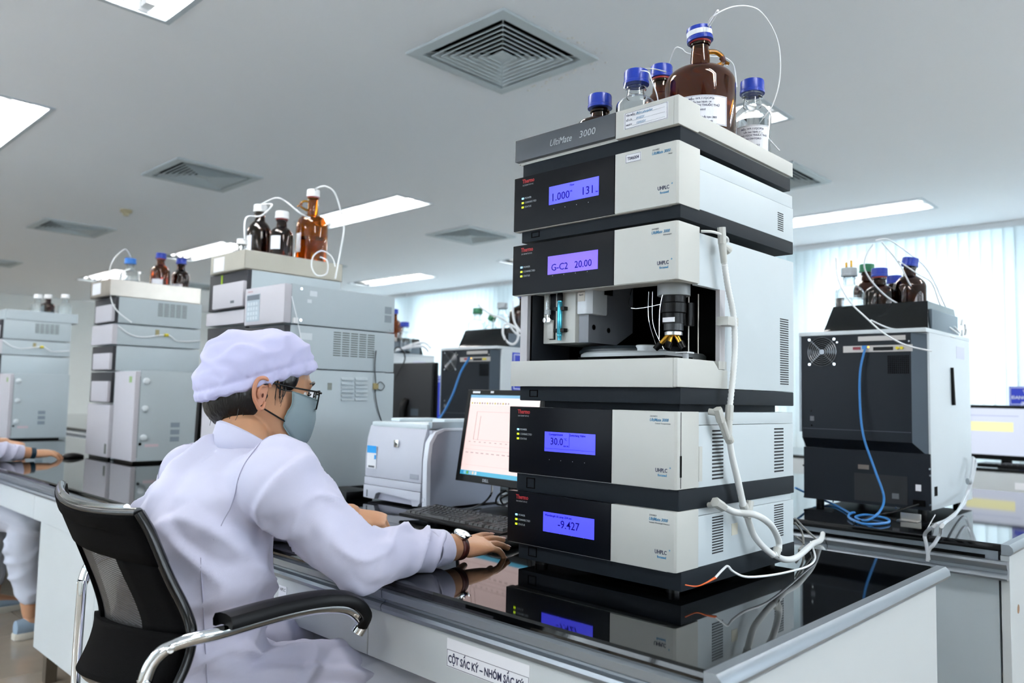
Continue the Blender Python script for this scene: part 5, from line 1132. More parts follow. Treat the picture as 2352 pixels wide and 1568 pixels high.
a = at(2232, 952, 0, xs_); b = at(2340, 957, 0, xs_); MB().box(xs_-.003, xs_-.002, b.y, a.y+.04, b.z, a.z).build('text_strip', emit('screen_strip', (.36, .40, .58, 1), .8), sm)
MB().cyl((xs_+.06, (ylm+yrm)/2, BT), (xs_+.06, (ylm+yrm)/2, zb_), .03, n=14).build('stand', black_pl, sm, smooth=True); MB().box(xs_-.04, xs_+.16, (ylm+yrm)/2-.14, (ylm+yrm)/2+.14, BT, BT+.012).build('foot', black_pl, sm, bevel=.003)
kb2 = thing('keyboard', 'dark keyboard in front of the lit monitor with the yellow bar', 'keyboard', (5.47, .9, BT)); MB().box(5.40, 5.54, .62, 1.18, BT, BT+.02).build('base', black_pl, kb2, bevel=.004)
for r in range(5):
    for k in range(18): MB().box(5.412+r*.024, 5.432+r*.024, .64+k*.0295, .664+k*.0295, BT+.02, BT+.026).build('key', key_m, kb2)
sign_m = mat('sign_blue', '#1a32b4', .4); sw = mat('sign_white', '#dfe6f4', .5)
def sign(label, x, y0, y1, z0, z1, lines, size):
    t = thing('notice_sign', label, 'sign', (x, (y0+y1)/2, z0)); MB().box(x, x+.004, y0, y1, z0, z1).build('sign_plate', sign_m, t)
    e = .006; w = .003; b = MB()
    for s in ((y0+e, y1-e, z1-e-w, z1-e), (y0+e, y1-e, z0+e, z0+e+w), (y0+e, y0+e+w, z0+e, z1-e), (y1-e-w, y1-e, z0+e, z1-e)): b.box(x-.001, x, *s)
    b.build('sign_border', sw, t)
    for k, s in enumerate(lines): text('lettering', s, size, sw, t, (x-.0012, (y0+y1)/2, z1-e-size*1.25*(k+1)), RY, UZ, align='CENTER', bold=size*.02)
    MB().box(x+.004, x+.05, (y0+y1)/2-.04, (y0+y1)/2+.04, z0, z0+.006).build('sign_foot', sign_m, t)
    return t
q0 = at(2315, 886, 0, 5.60); q1 = at(2315, 929, 0, 5.60); z_ = zt_+.021
sign('blue notice with white lettering standing on the lit monitor by the blinds', 5.625, q0.y-.26, q0.y, z_, z_+(q0.z-q1.z), ['THIẾT BỊ', 'ĐANG PHÂN TÍCH', '(MÁY SỐ 2)'], .028)
a = at(1179, 809, 1, 2.765); b = at(1180, 897, 1, 2.765)
s2 = thing('notice_sign', 'blue notice with white border on the side of the analyser left of the stack', 'sign', a); xx = a.x
MB().box(a.x, a.x+.30, 2.768, 2.771, b.z, a.z).build('sign_plate', sign_m, s2)
bb = MB()
for s in ((a.x+.008, a.x+.292, a.z-.012, a.z-.008), (a.x+.008, a.x+.292, b.z+.008, b.z+.012), (a.x+.008, a.x+.012, b.z+.008, a.z-.008), (a.x+.288, a.x+.292, b.z+.008, a.z-.008)): bb.box(s[0], s[1], 2.766, 2.768, s[2], s[3])
bb.build('sign_border', sw, s2)
for k, s in enumerate(('THIẾT BỊ', 'ĐANG PHÂN TÍCH', '(MÁY SỐ 1)')): text('lettering', s, .030, sw, s2, (a.x+.15, 2.7655, a.z-.06-k*.055), (1, 0, 0), UZ, align='CENTER', bold=.0006)

q0 = at(1000, 862, 0, 5.60); sign('small blue notice glimpsed between the black monitor and the analyser', 5.60, q0.y-.22, q0.y+.02, BT, q0.z, ['THIẾT BỊ', 'ĐANG PHÂN TÍCH'], .026)
# ---------------------------------------------------------------- people
skin = mat('skin', '#b98b6b', .45, bump=.08, bscale=350, vary=.05, vscale=25)
skin.node_tree.nodes['Principled BSDF'].inputs['Subsurface Weight'].default_value = .12
skin.node_tree.nodes['Principled BSDF'].inputs['Subsurface Radius'].default_value = (.01, .004, .002)
coat_m = mat('coat_cotton', '#c6c6dc', .75, bump=.25, bscale=1400, vary=.015, vscale=6, sheen=.15)
trou_m = mat('trouser_cotton', '#c2c6d4', .8, bump=.2, bscale=1200, sheen=.1)
cap_m = mat('cap_cotton', '#c0c0e2', .72, bump=.25, bscale=1400, vary=.01, sheen=.15)
mask_m = mat('mask_cloth', '#85979d', .8, bump=.15, bscale=1500)
hair_m = mat('hair', '#0b0908', .38, bump=.6, bscale=300, vary=.2, aniso=(1, 1, .12))
leather = mat('brown_leather', '#4a1d17', .45, bump=.1, bscale=400)
def fuse(mb, voxel, smooth=2):
    me = bpy.data.meshes.new('f'); me.from_pydata(mb.v, [], mb.f); me.validate()
    bm = bmesh.new(); bm.from_mesh(me)
    bmesh.ops.recalc_face_normals(bm, faces=bm.faces); bm.to_mesh(me); bm.free()
    o = bpy.data.objects.new('f', me); COL.objects.link(o)
    r = o.modifiers.new('r', 'REMESH'); r.mode = 'VOXEL'; r.voxel_size = voxel; r.use_smooth_shade = True
    if smooth: s = o.modifiers.new('s', 'SMOOTH'); s.factor = .5; s.iterations = smooth
    out = bake(o); bpy.data.objects.remove(o); return out
def meshobj(me, name, m, parent):
    og = ORG[parent.name]; me.transform(Matrix.Translation(-og)); me.name = name
    me.materials.clear(); me.materials.append(m); me.polygons.foreach_set('use_smooth', [True]*len(me.polygons))
    o = bpy.data.objects.new(name, me); COL.objects.link(o); o.parent = parent; ORG[o.name] = og; return o
def displace(me, fn):
    n = len(me.vertices); co = np.empty(n*3); me.vertices.foreach_get('co', co); no = np.empty(n*3); me.vertices.foreach_get('normal', no)
    co = co.reshape(-1, 3); no = no.reshape(-1, 3)
    d = np.array([fn(Vector(c)) for c in co]); co += no*d[:, None]; me.vertices.foreach_set('co', co.ravel()); me.update()
def capsule(mb, a, b, r0, r1, n=12):
    a = Vector(a); b = Vector(b); d = (b-a); L = d.length; d.normalize(); s = d.orthogonal().normalized(); u = d.cross(s); R = []
    for t in (-.95, -.7, -.35, 0): R.append((a+d*r0*t, r0*math.sqrt(1-t*t)))
    for t in (0, .35, .7, .95): R.append((b+d*r1*t, r1*math.sqrt(1-t*t)))
    mb.rings([(c, s*r, u*r) for c, r in R], n=n)
def limb(mb, pts, n=18, sub=4, flat=1.0, up=None):
    "pts: (point, radius); swept round limb with rounded ends"
    P = catmull([Vector(p) for p, r in pts], sub); Rr = []
    for i in range(len(pts)-1):
        for k in range(sub): Rr.append(pts[i][1]+(pts[i+1][1]-pts[i][1])*(k/sub))
    Rr.append(pts[-1][1]); a = None; out = []
    for i, p in enumerate(P):
        d = (P[min(i+1, len(P)-1)]-P[max(i-1, 0)]).normalized()
        if a is None: a = (Vector(up) if up else d.orthogonal()); 
        a = (a-d*a.dot(d)).normalized(); b = d.cross(a); out.append((p, a*Rr[i]*flat, b*Rr[i], d))
    f = out[0]; l = out[-1]
    R = [(f[0]-f[3]*f[2].length*.6, f[1]*.6, f[2]*.6)] + [(o[0], o[1], o[2]) for o in out] + [(l[0]+l[3]*l[2].length*.5, l[1]*.7, l[2]*.7)]
    mb.rings(R, n=n)
def hand(mb, wrist, f, u, side, curls, thumb=(.6, .7, -.35), tc=.25, spread=.10, sc=1.0):
    """wrist point, f towards the fingers, u out of the back of the hand, side = +1 if the thumb lies along f x u ... returns finger tips"""
    f = Vector(f).normalized(); u = Vector(u); u = (u-f*u.dot(f)).normalized(); s = f.cross(u).normalized()*side   # s points to the thumb
    w = Vector(wrist)
    prof = [(-.02, .024, .019), (0, .025, .0175), (.02, .030, .0165), (.045, .036, .0155), (.068, .038, .0135), (.082, .034, .0105)]
    mb.rings([(w+f*a*sc-u*(.0015*k), s*b*sc, u*c*sc) for k, (a, b, c) in enumerate(prof)], n=18)
    capsule(mb, w+f*.012*sc+s*.016*sc-u*.006, w+f*.045*sc+s*.030*sc-u*.008, .014*sc, .0125*sc)
    capsule(mb, w+f*.015*sc-s*.018*sc-u*.006, w+f*.055*sc-s*.024*sc-u*.006, .013*sc, .012*sc)
    tips = []
    for k, (off, L, r) in enumerate(((.0275, .070, .0084), (.0095, .078, .0087), (-.009, .073, .0083), (-.0265, .058, .0074))):
        b = w+f*(.078-.004*abs(k-1))*sc+s*off*sc-u*.006*sc; d = (f+s*spread*(1.2-k)*.5).normalized(); seg = (.45, .30, .25); p = b-d*.012; a = 0
        capsule(mb, p-d*.012, b, r*1.05*sc, r*1.05*sc, 10); p = b
        for j in range(3):
            a += curls[k][j]; dd = d*cos(a)-u*sin(a); q = p+dd*L*seg[j]*sc; capsule(mb, p, q, r*(1.03-.09*j)*sc, r*(.96-.09*j)*sc, 10); p = q
        tips.append((p, dd, u*cos(a)+d*sin(a)))
    d = (f*thumb[0]+s*thumb[1]+u*thumb[2]).normalized(); p = w+f*.022*sc+s*.024*sc-u*.006
    q = p+d*.036*sc; capsule(mb, p, q, .0125*sc, .0105*sc, 10); d2 = (d+f*tc*1.2-u*.1).normalized(); q2 = q+d2*.030*sc; capsule(mb, q, q2, .0105*sc, .0092*sc, 10); d3 = (d2+f*tc).normalized(); q3 = q2+d3*.022*sc; capsule(mb, q2, q3, .0092*sc, .0078*sc, 10)
    tips.append((q3, d3, u)); return tips
def person(label, off, legs, seed, watch=True, detail=True):
    off = Vector(off); t = thing('person', label, 'person', Vector((.70, 1.52, 0))+off)
    A = lambda x, y, z: Vector((x, y, z))+off
    Q = lambda px, py, d: atd(px, py, d)+off
    Sd = Vector((-.20, -.98, 0)).normalized(); Fd = Vector((.98, -.20, 0)).normalized(); U = Vector((0, 0, 1))
    shR = Q(635, 1118, 1.46); elR = Q(822, 1272, 1.475); wrR = Q(1052, 1256, 1.685)
    shL = Q(462, 1100, 1.72); elL = A(.93, 1.78, .83); wrL = Q(812, 1182, 1.90)
    H = Q(603, 902, 1.66); F = Vector((.940, -.312, -.13)).normalized(); S = Vector((-.312, -.947, 0)).normalized(); Uh = S.cross(F)
    if Uh.z < 0: Uh = -Uh
    hp = lambda f, s, u: H+F*f+S*s+Uh*u
    nb = A(.775, 1.495, 1.03)
    # --- skin: head, neck, trunk, arms, hands, legs as one continuous surface
    b = MB()
    b.rings([(hp(f, 0, u), F*d, S*w) for u, f, d, w in ((-.128, .052, .012, .012), (-.120, .050, .032, .026), (-.10, .040, .052, .043), (-.075, .024, .070, .056), (-.04, .012, .084, .065), (0, .002, .092, .071), (.04, -.004, .097, .075), (.075, -.008, .090, .071), (.10, -.01, .070, .056), (.118, -.01, .035, .03))], n=28)
    b.rings([(hp(.088, 0, .012), F*.006, S*.008), (hp(.094, 0, -.005), F*.010, S*.010), (hp(.098, 0, -.025), F*.016, S*.014), (hp(.090, 0, -.042), F*.014, S*.016), (hp(.08, 0, -.048), F*.008, S*.010)], n=12)   # nose
    capsule(b, hp(.080, .030, -.030), hp(.060, .040, -.045), .020, .022); capsule(b, hp(.080, -.030, -.030), hp(.060, -.040, -.045), .020, .022)
    capsule(b, hp(.082, -.022, .030), hp(.082, .022, .030), .014, .014)
    limb(b, [(nb-U*.06, .062), (nb, .054), (hp(-.028, 0, -.075), .052), (hp(-.022, 0, -.03), .056)])
    b.rings([(A(.70, 1.53, .50), Sd*.16, Fd*.12), (A(.69, 1.53, .68), Sd*.13, Fd*.10), (A(.71, 1.51, .90), Sd*.15, Fd*.10), (A(.74, 1.51, .985), Sd*.10, Fd*.06)], n=20)
    limb(b, [(shR, .05), (elR, .038), (elR.lerp(wrR, .4), .038), (wrR, .0265)]); limb(b, [(shL, .05), (elL, .038), (elL.lerp(wrL, .4), .037), (wrL, .0265)])
    fR = (Q(1148, 1231, 1.785)-wrR).normalized()
    if watch: cu = [(.02, .16, .12), (.04, .17, .12), (.10, .22, .16), (.30, .42, .30)]
    else: cu = [(.30, .40, .30), (.32, .42, .32), (.36, .44, .34), (.42, .46, .36)]
    tR = hand(b, wrR, fR, (0.0, -.25, 1), -1, cu, thumb=(.75, .6, -.25), sc=1.04, spread=.20)
    fL = Vector((.72, -.62, -.10)).normalized()
    tL = hand(b, wrL, fL, (-.30, -.12, 1), 1, [(.95, 1.35, .7), (1.0, 1.4, .8), (1.05, 1.4, .8), (1.1, 1.4, .8)], thumb=(.95, .34, -.38), tc=.15, sc=.97)
    for hx, kn, an in legs:
        hx, kn, an = Vector(hx)+off, Vector(kn)+off, Vector(an)+off
        limb(b, [(hx, .06), (kn, .048), (kn.lerp(an, .35), .048), (an, .032)]); capsule(b, an-U*.03, an+Vector((.10, 0, -.06)), .032, .026)
    me = fuse(b, .0028 if detail else .0045, 2); meshobj(me, 'body', skin, t)
    if detail:
        nail = mat('fingernail', '#dba79a', .25)
        for tips in (tR, tL):
            for p, d, n in tips:
                q = p+n*.0062; s = d.cross(n); m_ = MB(); m_.rings([(q-d*.004, s*.0040, n*.0012), (q+d*.001, s*.0046, n*.0014), (q+d*.0055, s*.0036, n*.0010)], n=10); m_.build('fingernail', nail, t, smooth=True)
    # ears
    for sg in (1, -1):
        e = MB(); ec = lambda f, u, o=0: hp(-.012+f, sg*(.0765+o), -.004+u)
        e.tube([ec(.010, .016, .002), ec(.006, .027, .006), ec(-.006, .032, .010), ec(-.018, .026, .014), ec(-.022, .008, .015), ec(-.018, -.010, .012), ec(-.010, -.022, .008), ec(-.003, -.030, .005), ec(.004, -.026, .002), ec(.006, -.014, .001)], [.0030, .0036, .0042, .0044, .0042, .0040, .0042, .0046, .0040, .0024], n=10)
        e.tube([ec(.002, .016, .003), ec(-.008, .014, .006), ec(-.012, .0, .008), ec(-.008, -.010, .006)], [.002, .0032, .0034, .0022], n=8)
        e.rings([(ec(-.004, .024, .000), F*.010, Uh*.001), (ec(-.008, .012, .006), F*.013, Uh*.012), (ec(-.008, 0, .006), F*.013, Uh*.020)], n=12) if False else None
        fv = []; 
        for (f_, u_, o_) in ((.008, .018, .0), (-.004, .028, .004), (-.018, .022, .009), (-.021, .006, .010), (-.016, -.010, .008), (-.004, -.026, .003), (.006, -.016, .0)): fv.append(ec(f_, u_, o_))
        fv.append(ec(-.004, 0, .0015)); nf = len(fv)-1
        e.add(fv, [(i, (i+1) % nf, nf) for i in range(nf)]); e.build('ear', mat('ear_skin', '#bd8468', .45), t, smooth=True, fix=False)
        MB().rings([(ec(-.001, -.003, -.001), F*.001, Uh*.002), (ec(-.001, -.003, .0030), F*.0022, Uh*.0045), (ec(-.001, -.003, .0036), F*.0012, Uh*.003)], n=10).build('ear_canal', mat('ear_shadow', '#5a2c1c', .7), t, smooth=True)
    # hair under the cap
    h = MB(); c0 = hp(-.032, 0, .004)
    h.rings([(c0+Uh*(.088*sin(a))+F*(-.018*(sin(-a) if a < 0 else 0)), F*(.084*cos(a)+.001), S*(.0755*cos(a)+.001)) for a in [rad(x) for x in range(-85, 86, 10)]], n=28)
    for sg in (1, -1): h.rings([(hp(.030, sg*.0605, .036)+Uh*(.030*sin(a)), F*(.026*cos(a)+.0005), S*(.0135*cos(a)+.0005)) for a in [rad(x) for x in range(-85, 86, 17)]], n=20)
    hm = fuse(h, .004, 1); displace(hm, lambda p: .0015*noise.noise(p*120)); meshobj(hm, 'hair', hair_m, t)
    hb = MB(); r_ = random.Random(seed)
    for k in range(26):
        s0 = r_.uniform(-.5, .95); a = hp(-.085+r_.uniform(-.01, .03)+.03*s0, .055*s0+.02, -.045+r_.uniform(0, .015)); 
        hb.tube([a, a+F*r_.uniform(-.004, .012)-Uh*.016, a+F*r_.uniform(-.006, .016)-Uh*r_.uniform(.022, .042)], [.0009, .0006, .0003], n=4, sub=3)
    for k in range(14):
        a = hp(.010+r_.uniform(0, .018), .0755, .030-r_.uniform(0, .01)); hb.tube([a, a-Uh*.018+F*r_.uniform(-.002, .006), a-Uh*r_.uniform(.028, .048)+F*r_.uniform(-.004, .006)], [.0007, .0006, .0003], n=4, sub=3)
    hb.build('loose_hair', hair_m, t, smooth=True, kind='stuff')
    # cap
    c = MB()
    def ell(cc, rf, rs, ru):
        c.rings([(cc+Uh*(ru*sin(a)), F*(rf*cos(a)+.0005), S*(rs*cos(a)+.0005)) for a in [rad(x) for x in range(-88, 89, 8)]], n=32)
    ell(hp(.002, 0, .058), .1015, .090, .076); ell(hp(-.030, 0, .046), .100, .094, .082); ell(hp(-.058, 0, .008), .083, .088, .076)
    cm_ = fuse(c, .0045, 14)
    bm = bmesh.new(); bm.from_mesh(cm_); pn = (Uh*1.0 - F*.47).normalized(); pc = hp(.0, 0, .024)
    bmesh.ops.bisect_plane(bm, geom=bm.verts[:]+bm.edges[:]+bm.faces[:], plane_co=pc, plane_no=pn, clear_inner=True)
    ed = [e for e in bm.edges if e.is_boundary]; vv = list({v for e in ed for v in e.verts})
    cc_ = sum((v.co for v in vv), Vector())/len(vv); 
    # roll the lower edge inwards so that it grips the head
    r = bmesh.ops.extrude_edge_only(bm, edges=ed); nv = [g for g in r['geom'] if isinstance(g, bmesh.types.BMVert)]
    for v in nv: v.co += (cc_-v.co).normalized()*.012 - pn*.004
    bm.to_mesh(cm_); bm.free(); cm_.update()
    ax0 = hp(.10, 0, .055)
    def capfold(p):
        q = p-H; f_, s_, u_ = q.dot(F), q.dot(S), q.dot(Uh); dist = (p-pc).dot(pn); ang = math.atan2(s_, f_+.02)
        k = max(0, 1-dist/.075); g = .0042*k*sin(ang*21+4*noise.noise(p*9))*(.35+.65*noise.noise(p*14+Vector((3, 1, 2)))**1)
        w = .0075*(noise.noise(Vector((f_*8, s_*9, u_*22-f_*8))+Vector((seed, 0, 0))))+.006*max(0, .3-abs(noise.noise(Vector((f_*12+u_*9, s_*12, u_*24-f_*12))+Vector((seed, 3, 0)))))/.3 + .003*noise.noise(Vector((f_*26+5, s_*26, u_*48)))
        rid = -.0025*math.exp(-((f_-.052+.25*u_)/.007)**2)*(1 if u_ > .03 else 0)
        band = -.0045*math.exp(-((dist-.018)/.005)**2)
        return g+w*(1-.5*k)+rid+band
    displace(cm_, capfold); meshobj(cm_, 'cap', cap_m, t)
    # mask
    mk = MB(); nu, nv_ = 22, 14; vs = []
    for j in range(nv_+1):
        v = j/nv_
        for i in range(nu+1):
            ph_ = -1+2*i/nu; aph = abs(ph_); top = -.004+.014*aph-.020*max(0, .25-aph)*0; bot = -.122+.070*aph**1.5
            u_ = top+(bot-top)*v; ff = .118-.010*(v-.35)**2*4-.030*max(0, v-.75)*2; wf = .078+.002*sin(v*pi)
            a_ = ph_*rad(72); f_ = -.004+(ff+.004)*cos(a_)**.75 if cos(a_) > 0 else -.004; s_ = wf*sin(a_)*(1-.30*max(0, v-.55))
            f_ += .004*noise.noise(Vector((ph_*3, v*4, seed)))
            f_ = max(f_, .030+.012*v); vs.append(hp(f_, s_, u_))
    mk.add(vs, [(j*(nu+1)+i, j*(nu+1)+i+1, (j+1)*(nu+1)+i+1, (j+1)*(nu+1)+i) for j in range(nv_) for i in range(nu)])
    mo_ = mk.build('mask', mask_m, t, smooth=True); s_ = mo_.modifiers.new('s', 'SOLIDIFY'); s_.thickness = .0016
    me = bake(mo_); mo_.modifiers.clear(); mo_.data = me
    edge = [vs[(nu+1)*j+nu] for j in range(nv_+1)]
    MB().tube([vs[i] for i in range(nu+1)], .0012, n=6).tube([vs[nv_*(nu+1)+i] for i in range(nu+1)], .0012, n=6).tube(edge, .0012, n=6).build('mask_hem', mat('mask_seam', '#7a9296', .8), t, smooth=True)
    for sg in (1, -1):
        a0 = vs[(nu if sg > 0 else 0)]; a1 = vs[nv_*(nu+1)+(nu if sg > 0 else 0)]
        MB().tube([a0, hp(.018, sg*.0745, .012), hp(.004, sg*.078, .026)], .0016, n=6).tube([a1, hp(.002, sg*.076, -.036), hp(-.012, sg*.079, -.030)], .0018, n=6).build('ear_loop', black_cable, t, smooth=True)
    # glasses, eye, brow
    g = MB()
    for sg in (1, -1):
        cx = sg*.034; fr = [(cx-.024, .019), (cx+.024, .020), (cx+.027, .012), (cx+.022, -.014), (cx+.012, -.019), (cx-.014, -.018), (cx-.023, -.010), (cx-.025, .010)]
        pts = [hp(.110-.006*abs(s)/.06, s, u) for s, u in fr]; g.tube(pts+[pts[0]], .0014, n=7, sub=3)
        g.tube([hp(.108, sg*.058, .016), hp(.098, sg*.070, .017)], .0024, n=8)
        g.tube([hp(.100, sg*.069, .017), hp(.05, sg*.0785, .018), hp(.0, sg*.0800, .020), hp(-.022, sg*.080, .008)], [.0021, .0017, .0016, .0015], n=7)
        ln = MB(); ln.add([hp(.1095-.006*abs(s)/.06, s, u) for s, u in fr], [tuple(range(8))]); ln.build('lens', mat('lens_glass', (.93, .97, .95, 1), .02, trans=1.0, ior=1.03, vary=0), t, fix=False)
        MB().lathe([(0, -.012), (.006, -.0104), (.0104, -.006), (.012, 0), (.0104, .006), (.006, .0104), (0, .012)], hp(.074, sg*.031, .006), n=16).build('eyeball', mat('eye_white', '#d8d4d0', .2), t, smooth=True)
        MB().tube([hp(.089, sg*.016, .008), hp(.093, sg*.030, .011), hp(.086, sg*.044, .008)], .0022, n=6).build('eyelashes', hair_m, t, smooth=True)
        MB().tube([hp(.096, sg*.014, .030), hp(.096, sg*.030, .036), hp(.084, sg*.050, .032)], [.0020, .0034, .0012], n=6).build('eyebrow', hair_m, t, smooth=True)
    g.tube([hp(.110, -.011, .008), hp(.114, 0, .010), hp(.110, .011, .008)], .0014, n=6); g.build('glasses', black_pl, t, smooth=True)
    # --- coat
    c = MB()
    tor = [(A(.775, 1.50, .40), .185, .165), (A(.745, 1.51, .47), .185, .155), (A(.725, 1.51, .56), .170, .14), (A(.70, 1.515, .68), .155, .128), (A(.70, 1.51, .80), .163, .126), (A(.715, 1.505, .885), .168, .122), (A(.733, 1.50, .945), .168, .108), (A(.750, 1.498, .985), .142, .088), (A(.765, 1.496, 1.012), .096, .072), (A(.775, 1.494, 1.030), .068, .062)]
    c.rings([(p, Sd*a, Fd*d) for p, a, d in tor], n=36)
    limb(c, [(A(.745, 1.42, .940), .070), (shR, .072), (shR.lerp(elR, .5)+Vector((0, -.002, 0)), .067), (elR-U*.004, .060), (elR.lerp(wrR, .28), .055), (elR.lerp(wrR, .55), .047), (elR.lerp(wrR, .76), .040)], n=28)
    limb(c, [(A(.735, 1.57, .940), .068), (shL, .066), (shL.lerp(elL, .5), .068), (elL, .060), (elL.lerp(wrL, .5), .048), (elL.lerp(wrL, .80), .041)], n=28)
    # skirt of the coat over the thighs
    for hx, kn, an in legs:
        hx, kn = Vector(hx)+off, Vector(kn)+off; limb(c, [(hx+U*.01, .105), (hx.lerp(kn, .4)+U*.008, .090), (hx.lerp(kn, .62)+U*.004, .082)], n=24)
    cme = fuse(c, .0062, 8)
    def sm(a_, b_, x):
        x = min(1, max(0, (x-a_)/(b_-a_))); return x*x*(3-2*x)
    def ridge(v, w=.5): return max(0, 1-abs(v)/w)
    def fold(p):
        q = p-off; z = q.z; d_ = 0
        segs = ((shR, elR, 38, .0115), (elR, wrR, 72, .0125), (shL, elL, 34, .010), (elL, wrL, 60, .009)); wmax = 0
        for a, b2, k, amp in segs:
            d = b2-a; L = d.length; d = d/L; t_ = (p-a).dot(d); rr = (p-(a+d*t_))
            w = (1-sm(.070, .115, rr.length))*sm(-.01, .06, t_)*(1-sm(L-.01, L+.05, t_)); 
            if w > 0:
                ang = math.atan2(rr.dot(d.cross(U).normalized()), rr.z); n_ = noise.noise(p*9+Vector((seed, 0, 0)))
                s_ = 1-abs(sin(t_*k*.5+ang*1.2+3.2*n_)); d_ += w*amp*(s_**1.6*1.7-.75)*(.55+.6*noise.noise(p*6)); wmax = max(wmax, w)
        tw = 1-wmax
        # trunk: long soft drag folds from the shoulder blade down to the waist, tight folds at the waist
        n1 = noise.noise(Vector((q.x*4+seed, q.y*4, q.z*3)))
        d_ += tw*.012*n1
        d_ += tw*.015*ridge(noise.noise(Vector(((q.y+.55*q.z)*12, q.x*5, (q.z-.6*q.y)*3.2+seed))), .22)
        d_ += tw*.012*ridge(noise.noise(Vector(((q.y-.8*q.z)*9+4, q.x*5, (q.z+.6*q.y)*2.5))), .28)*sm(.55, .75, z)
        wz = math.exp(-((z-.62)/.10)**2); d_ += tw*wz*.018*ridge(noise.noise(Vector((q.x*4, q.y*4, z*15+seed))), .32)
        return d_+.0016*noise.noise(p*38)
    displace(cme, fold)
    # keep the sleeve on the worktop
    n = len(cme.vertices); co = np.empty(n*3); cme.vertices.foreach_get('co', co); co = co.reshape(-1, 3)
    mk_ = (co[:, 0]-off.x > .957) & (co[:, 2] < BT+.0015) & (co[:, 2] > BT-.08); co[mk_, 2] = BT+.0015; cme.vertices.foreach_set('co', co.ravel()); cme.update()
    from mathutils.bvhtree import BVHTree
    cbm = bmesh.new(); cbm.from_mesh(cme); bvh = BVHTree.FromBMesh(cbm); cbm.free()
    def onto(o_, dr):
        h = bvh.ray_cast(o_+dr*.4, -dr, .5); return (h[0]+h[1]*.0010) if h[0] else None
    seams = []
    for sh, el in ((shR, elR), (shL, elL)):
        d = (el-sh).normalized()*.55+(sh-A(.74, 1.51, .93)).normalized()*.75; d.normalize(); x = d.cross(U).normalized(); y = x.cross(d); c0_ = sh-d*.035+U*-.01; pts = []
        for i in range(41):
            aa = -2.3+4.6*i/40; dr = (y*cos(aa)-x*sin(aa)*-1); q = onto(c0_, dr.normalized())
            if q is not None and (q-c0_).length < .14: pts.append(q)
        if len(pts) > 8: seams.append(pts)
    pts = []
    for i in range(40):
        z = .96-.42*i/39; o_ = A(.71, 1.50, z); dr = (Sd*1.0-Fd*(.35-.25*(i/39))).normalized(); q = onto(o_, dr)
        if q is not None and (q-o_).length < .24 and z < .86: pts.append(q)
    if len(pts) > 8: seams.append(pts)
    coat = meshobj(cme, 'coat', coat_m, t)
    for pts in seams:
        pts = [sum(pts[max(0, i-1):i+2], Vector())/len(pts[max(0, i-1):i+2]) for i in range(len(pts))]; MB().tube(pts, .0009, n=5, smooth=False).build('coat_seam', mat('seam_thread', '#9c9cb4', .8), t, smooth=True)
    # collar
    cl = MB(); ang = [rad(a) for a in range(-158, 159, 12)]; V = []
    for j, (r0, dz, rr) in enumerate(((1.06, -.030, .008), (1.02, .0, .004), (.97, .018, .0), (.93, .028, .0), (1.00, .026, .004), (1.10, .004, .006), (1.17, -.024, .006))):
        for a in ang:
            back = .5-.5*cos(a) if False else .5+.5*cos(a)   # 1 at the nape
            dirv = (-Fd*cos(a)+Sd*sin(a)); V.append(A(.786, 1.492, 1.045)+dirv*(.060*r0)*(1+.06*abs(sin(a)))+U*(dz*(.45+.6*back)-.052*(1-back)**1.2+.004*back)+Fd*(.012*(1-back)))
    m_ = len(ang); cl.add(V, [(j*m_+i, j*m_+i+1, (j+1)*m_+i+1, (j+1)*m_+i) for j in range(6) for i in range(m_-1)]); co_ = cl.build('collar', coat_m, t, smooth=True, fix=False)
    so = co_.modifiers.new('s', 'SOLIDIFY'); so.thickness = .0022; so.offset = 0; me = bake(co_); co_.modifiers.clear(); co_.data = me
    # cuffs
    for a, b_ in ((elR, wrR), (elL, wrL)):
        d = (b_-a).normalized(); e_ = a.lerp(b_, .79); x = d.cross(U).normalized(); y = x.cross(d); R1 = .0375
        cf = MB(); V = []
        for k, (s0, r0) in enumerate(((-.032, .0410), (-.030, .0428), (-.006, .0405), (.010, .0392), (.011, .0375), (-.010, .0355))):
            for i in range(28):
                aa = 2*pi*i/28; rr = r0*(1+.035*sin(aa*3+k*.4+seed)); P_ = e_+d*s0+x*cos(aa)*rr*1.02+y*sin(aa)*rr*.95; P_.z = max(P_.z, BT+.001); V.append(P_)
        cf.add(V, [(k*28+i, k*28+(i+1) % 28, (k+1)*28+(i+1) % 28, (k+1)*28+i) for k in range(5) for i in range(28)]); cf.build('cuff', coat_m, t, smooth=True, fix=False)
    # trousers and shoes
    tr_ = MB()
    for hx, kn, an in legs:
        hx, kn, an = Vector(hx)+off, Vector(kn)+off, Vector(an)+off; limb(tr_, [(hx, .088), (hx.lerp(kn, .5), .082), (kn, .068), (kn.lerp(an, .3)-Vector((.005, 0, 0)), .074), (kn.lerp(an, .7), .060), (an+U*.075, .050)], n=24)
    tm = fuse(tr_, .0065, 5)
    displace(tm, lambda p: .010*noise.noise(Vector((p.x*6, p.y*6, p.z*5+seed)))+.018*max(0, (1-abs(noise.noise(Vector((p.x*5, p.y*5, p.z*13)))*2.2))-.5)); meshobj(tm, 'trousers', trou_m, t)
    shoe_u = mat('shoe_canvas', '#8fa2b4', .8); sole = mat('shoe_sole', '#c9c4b8', .6)
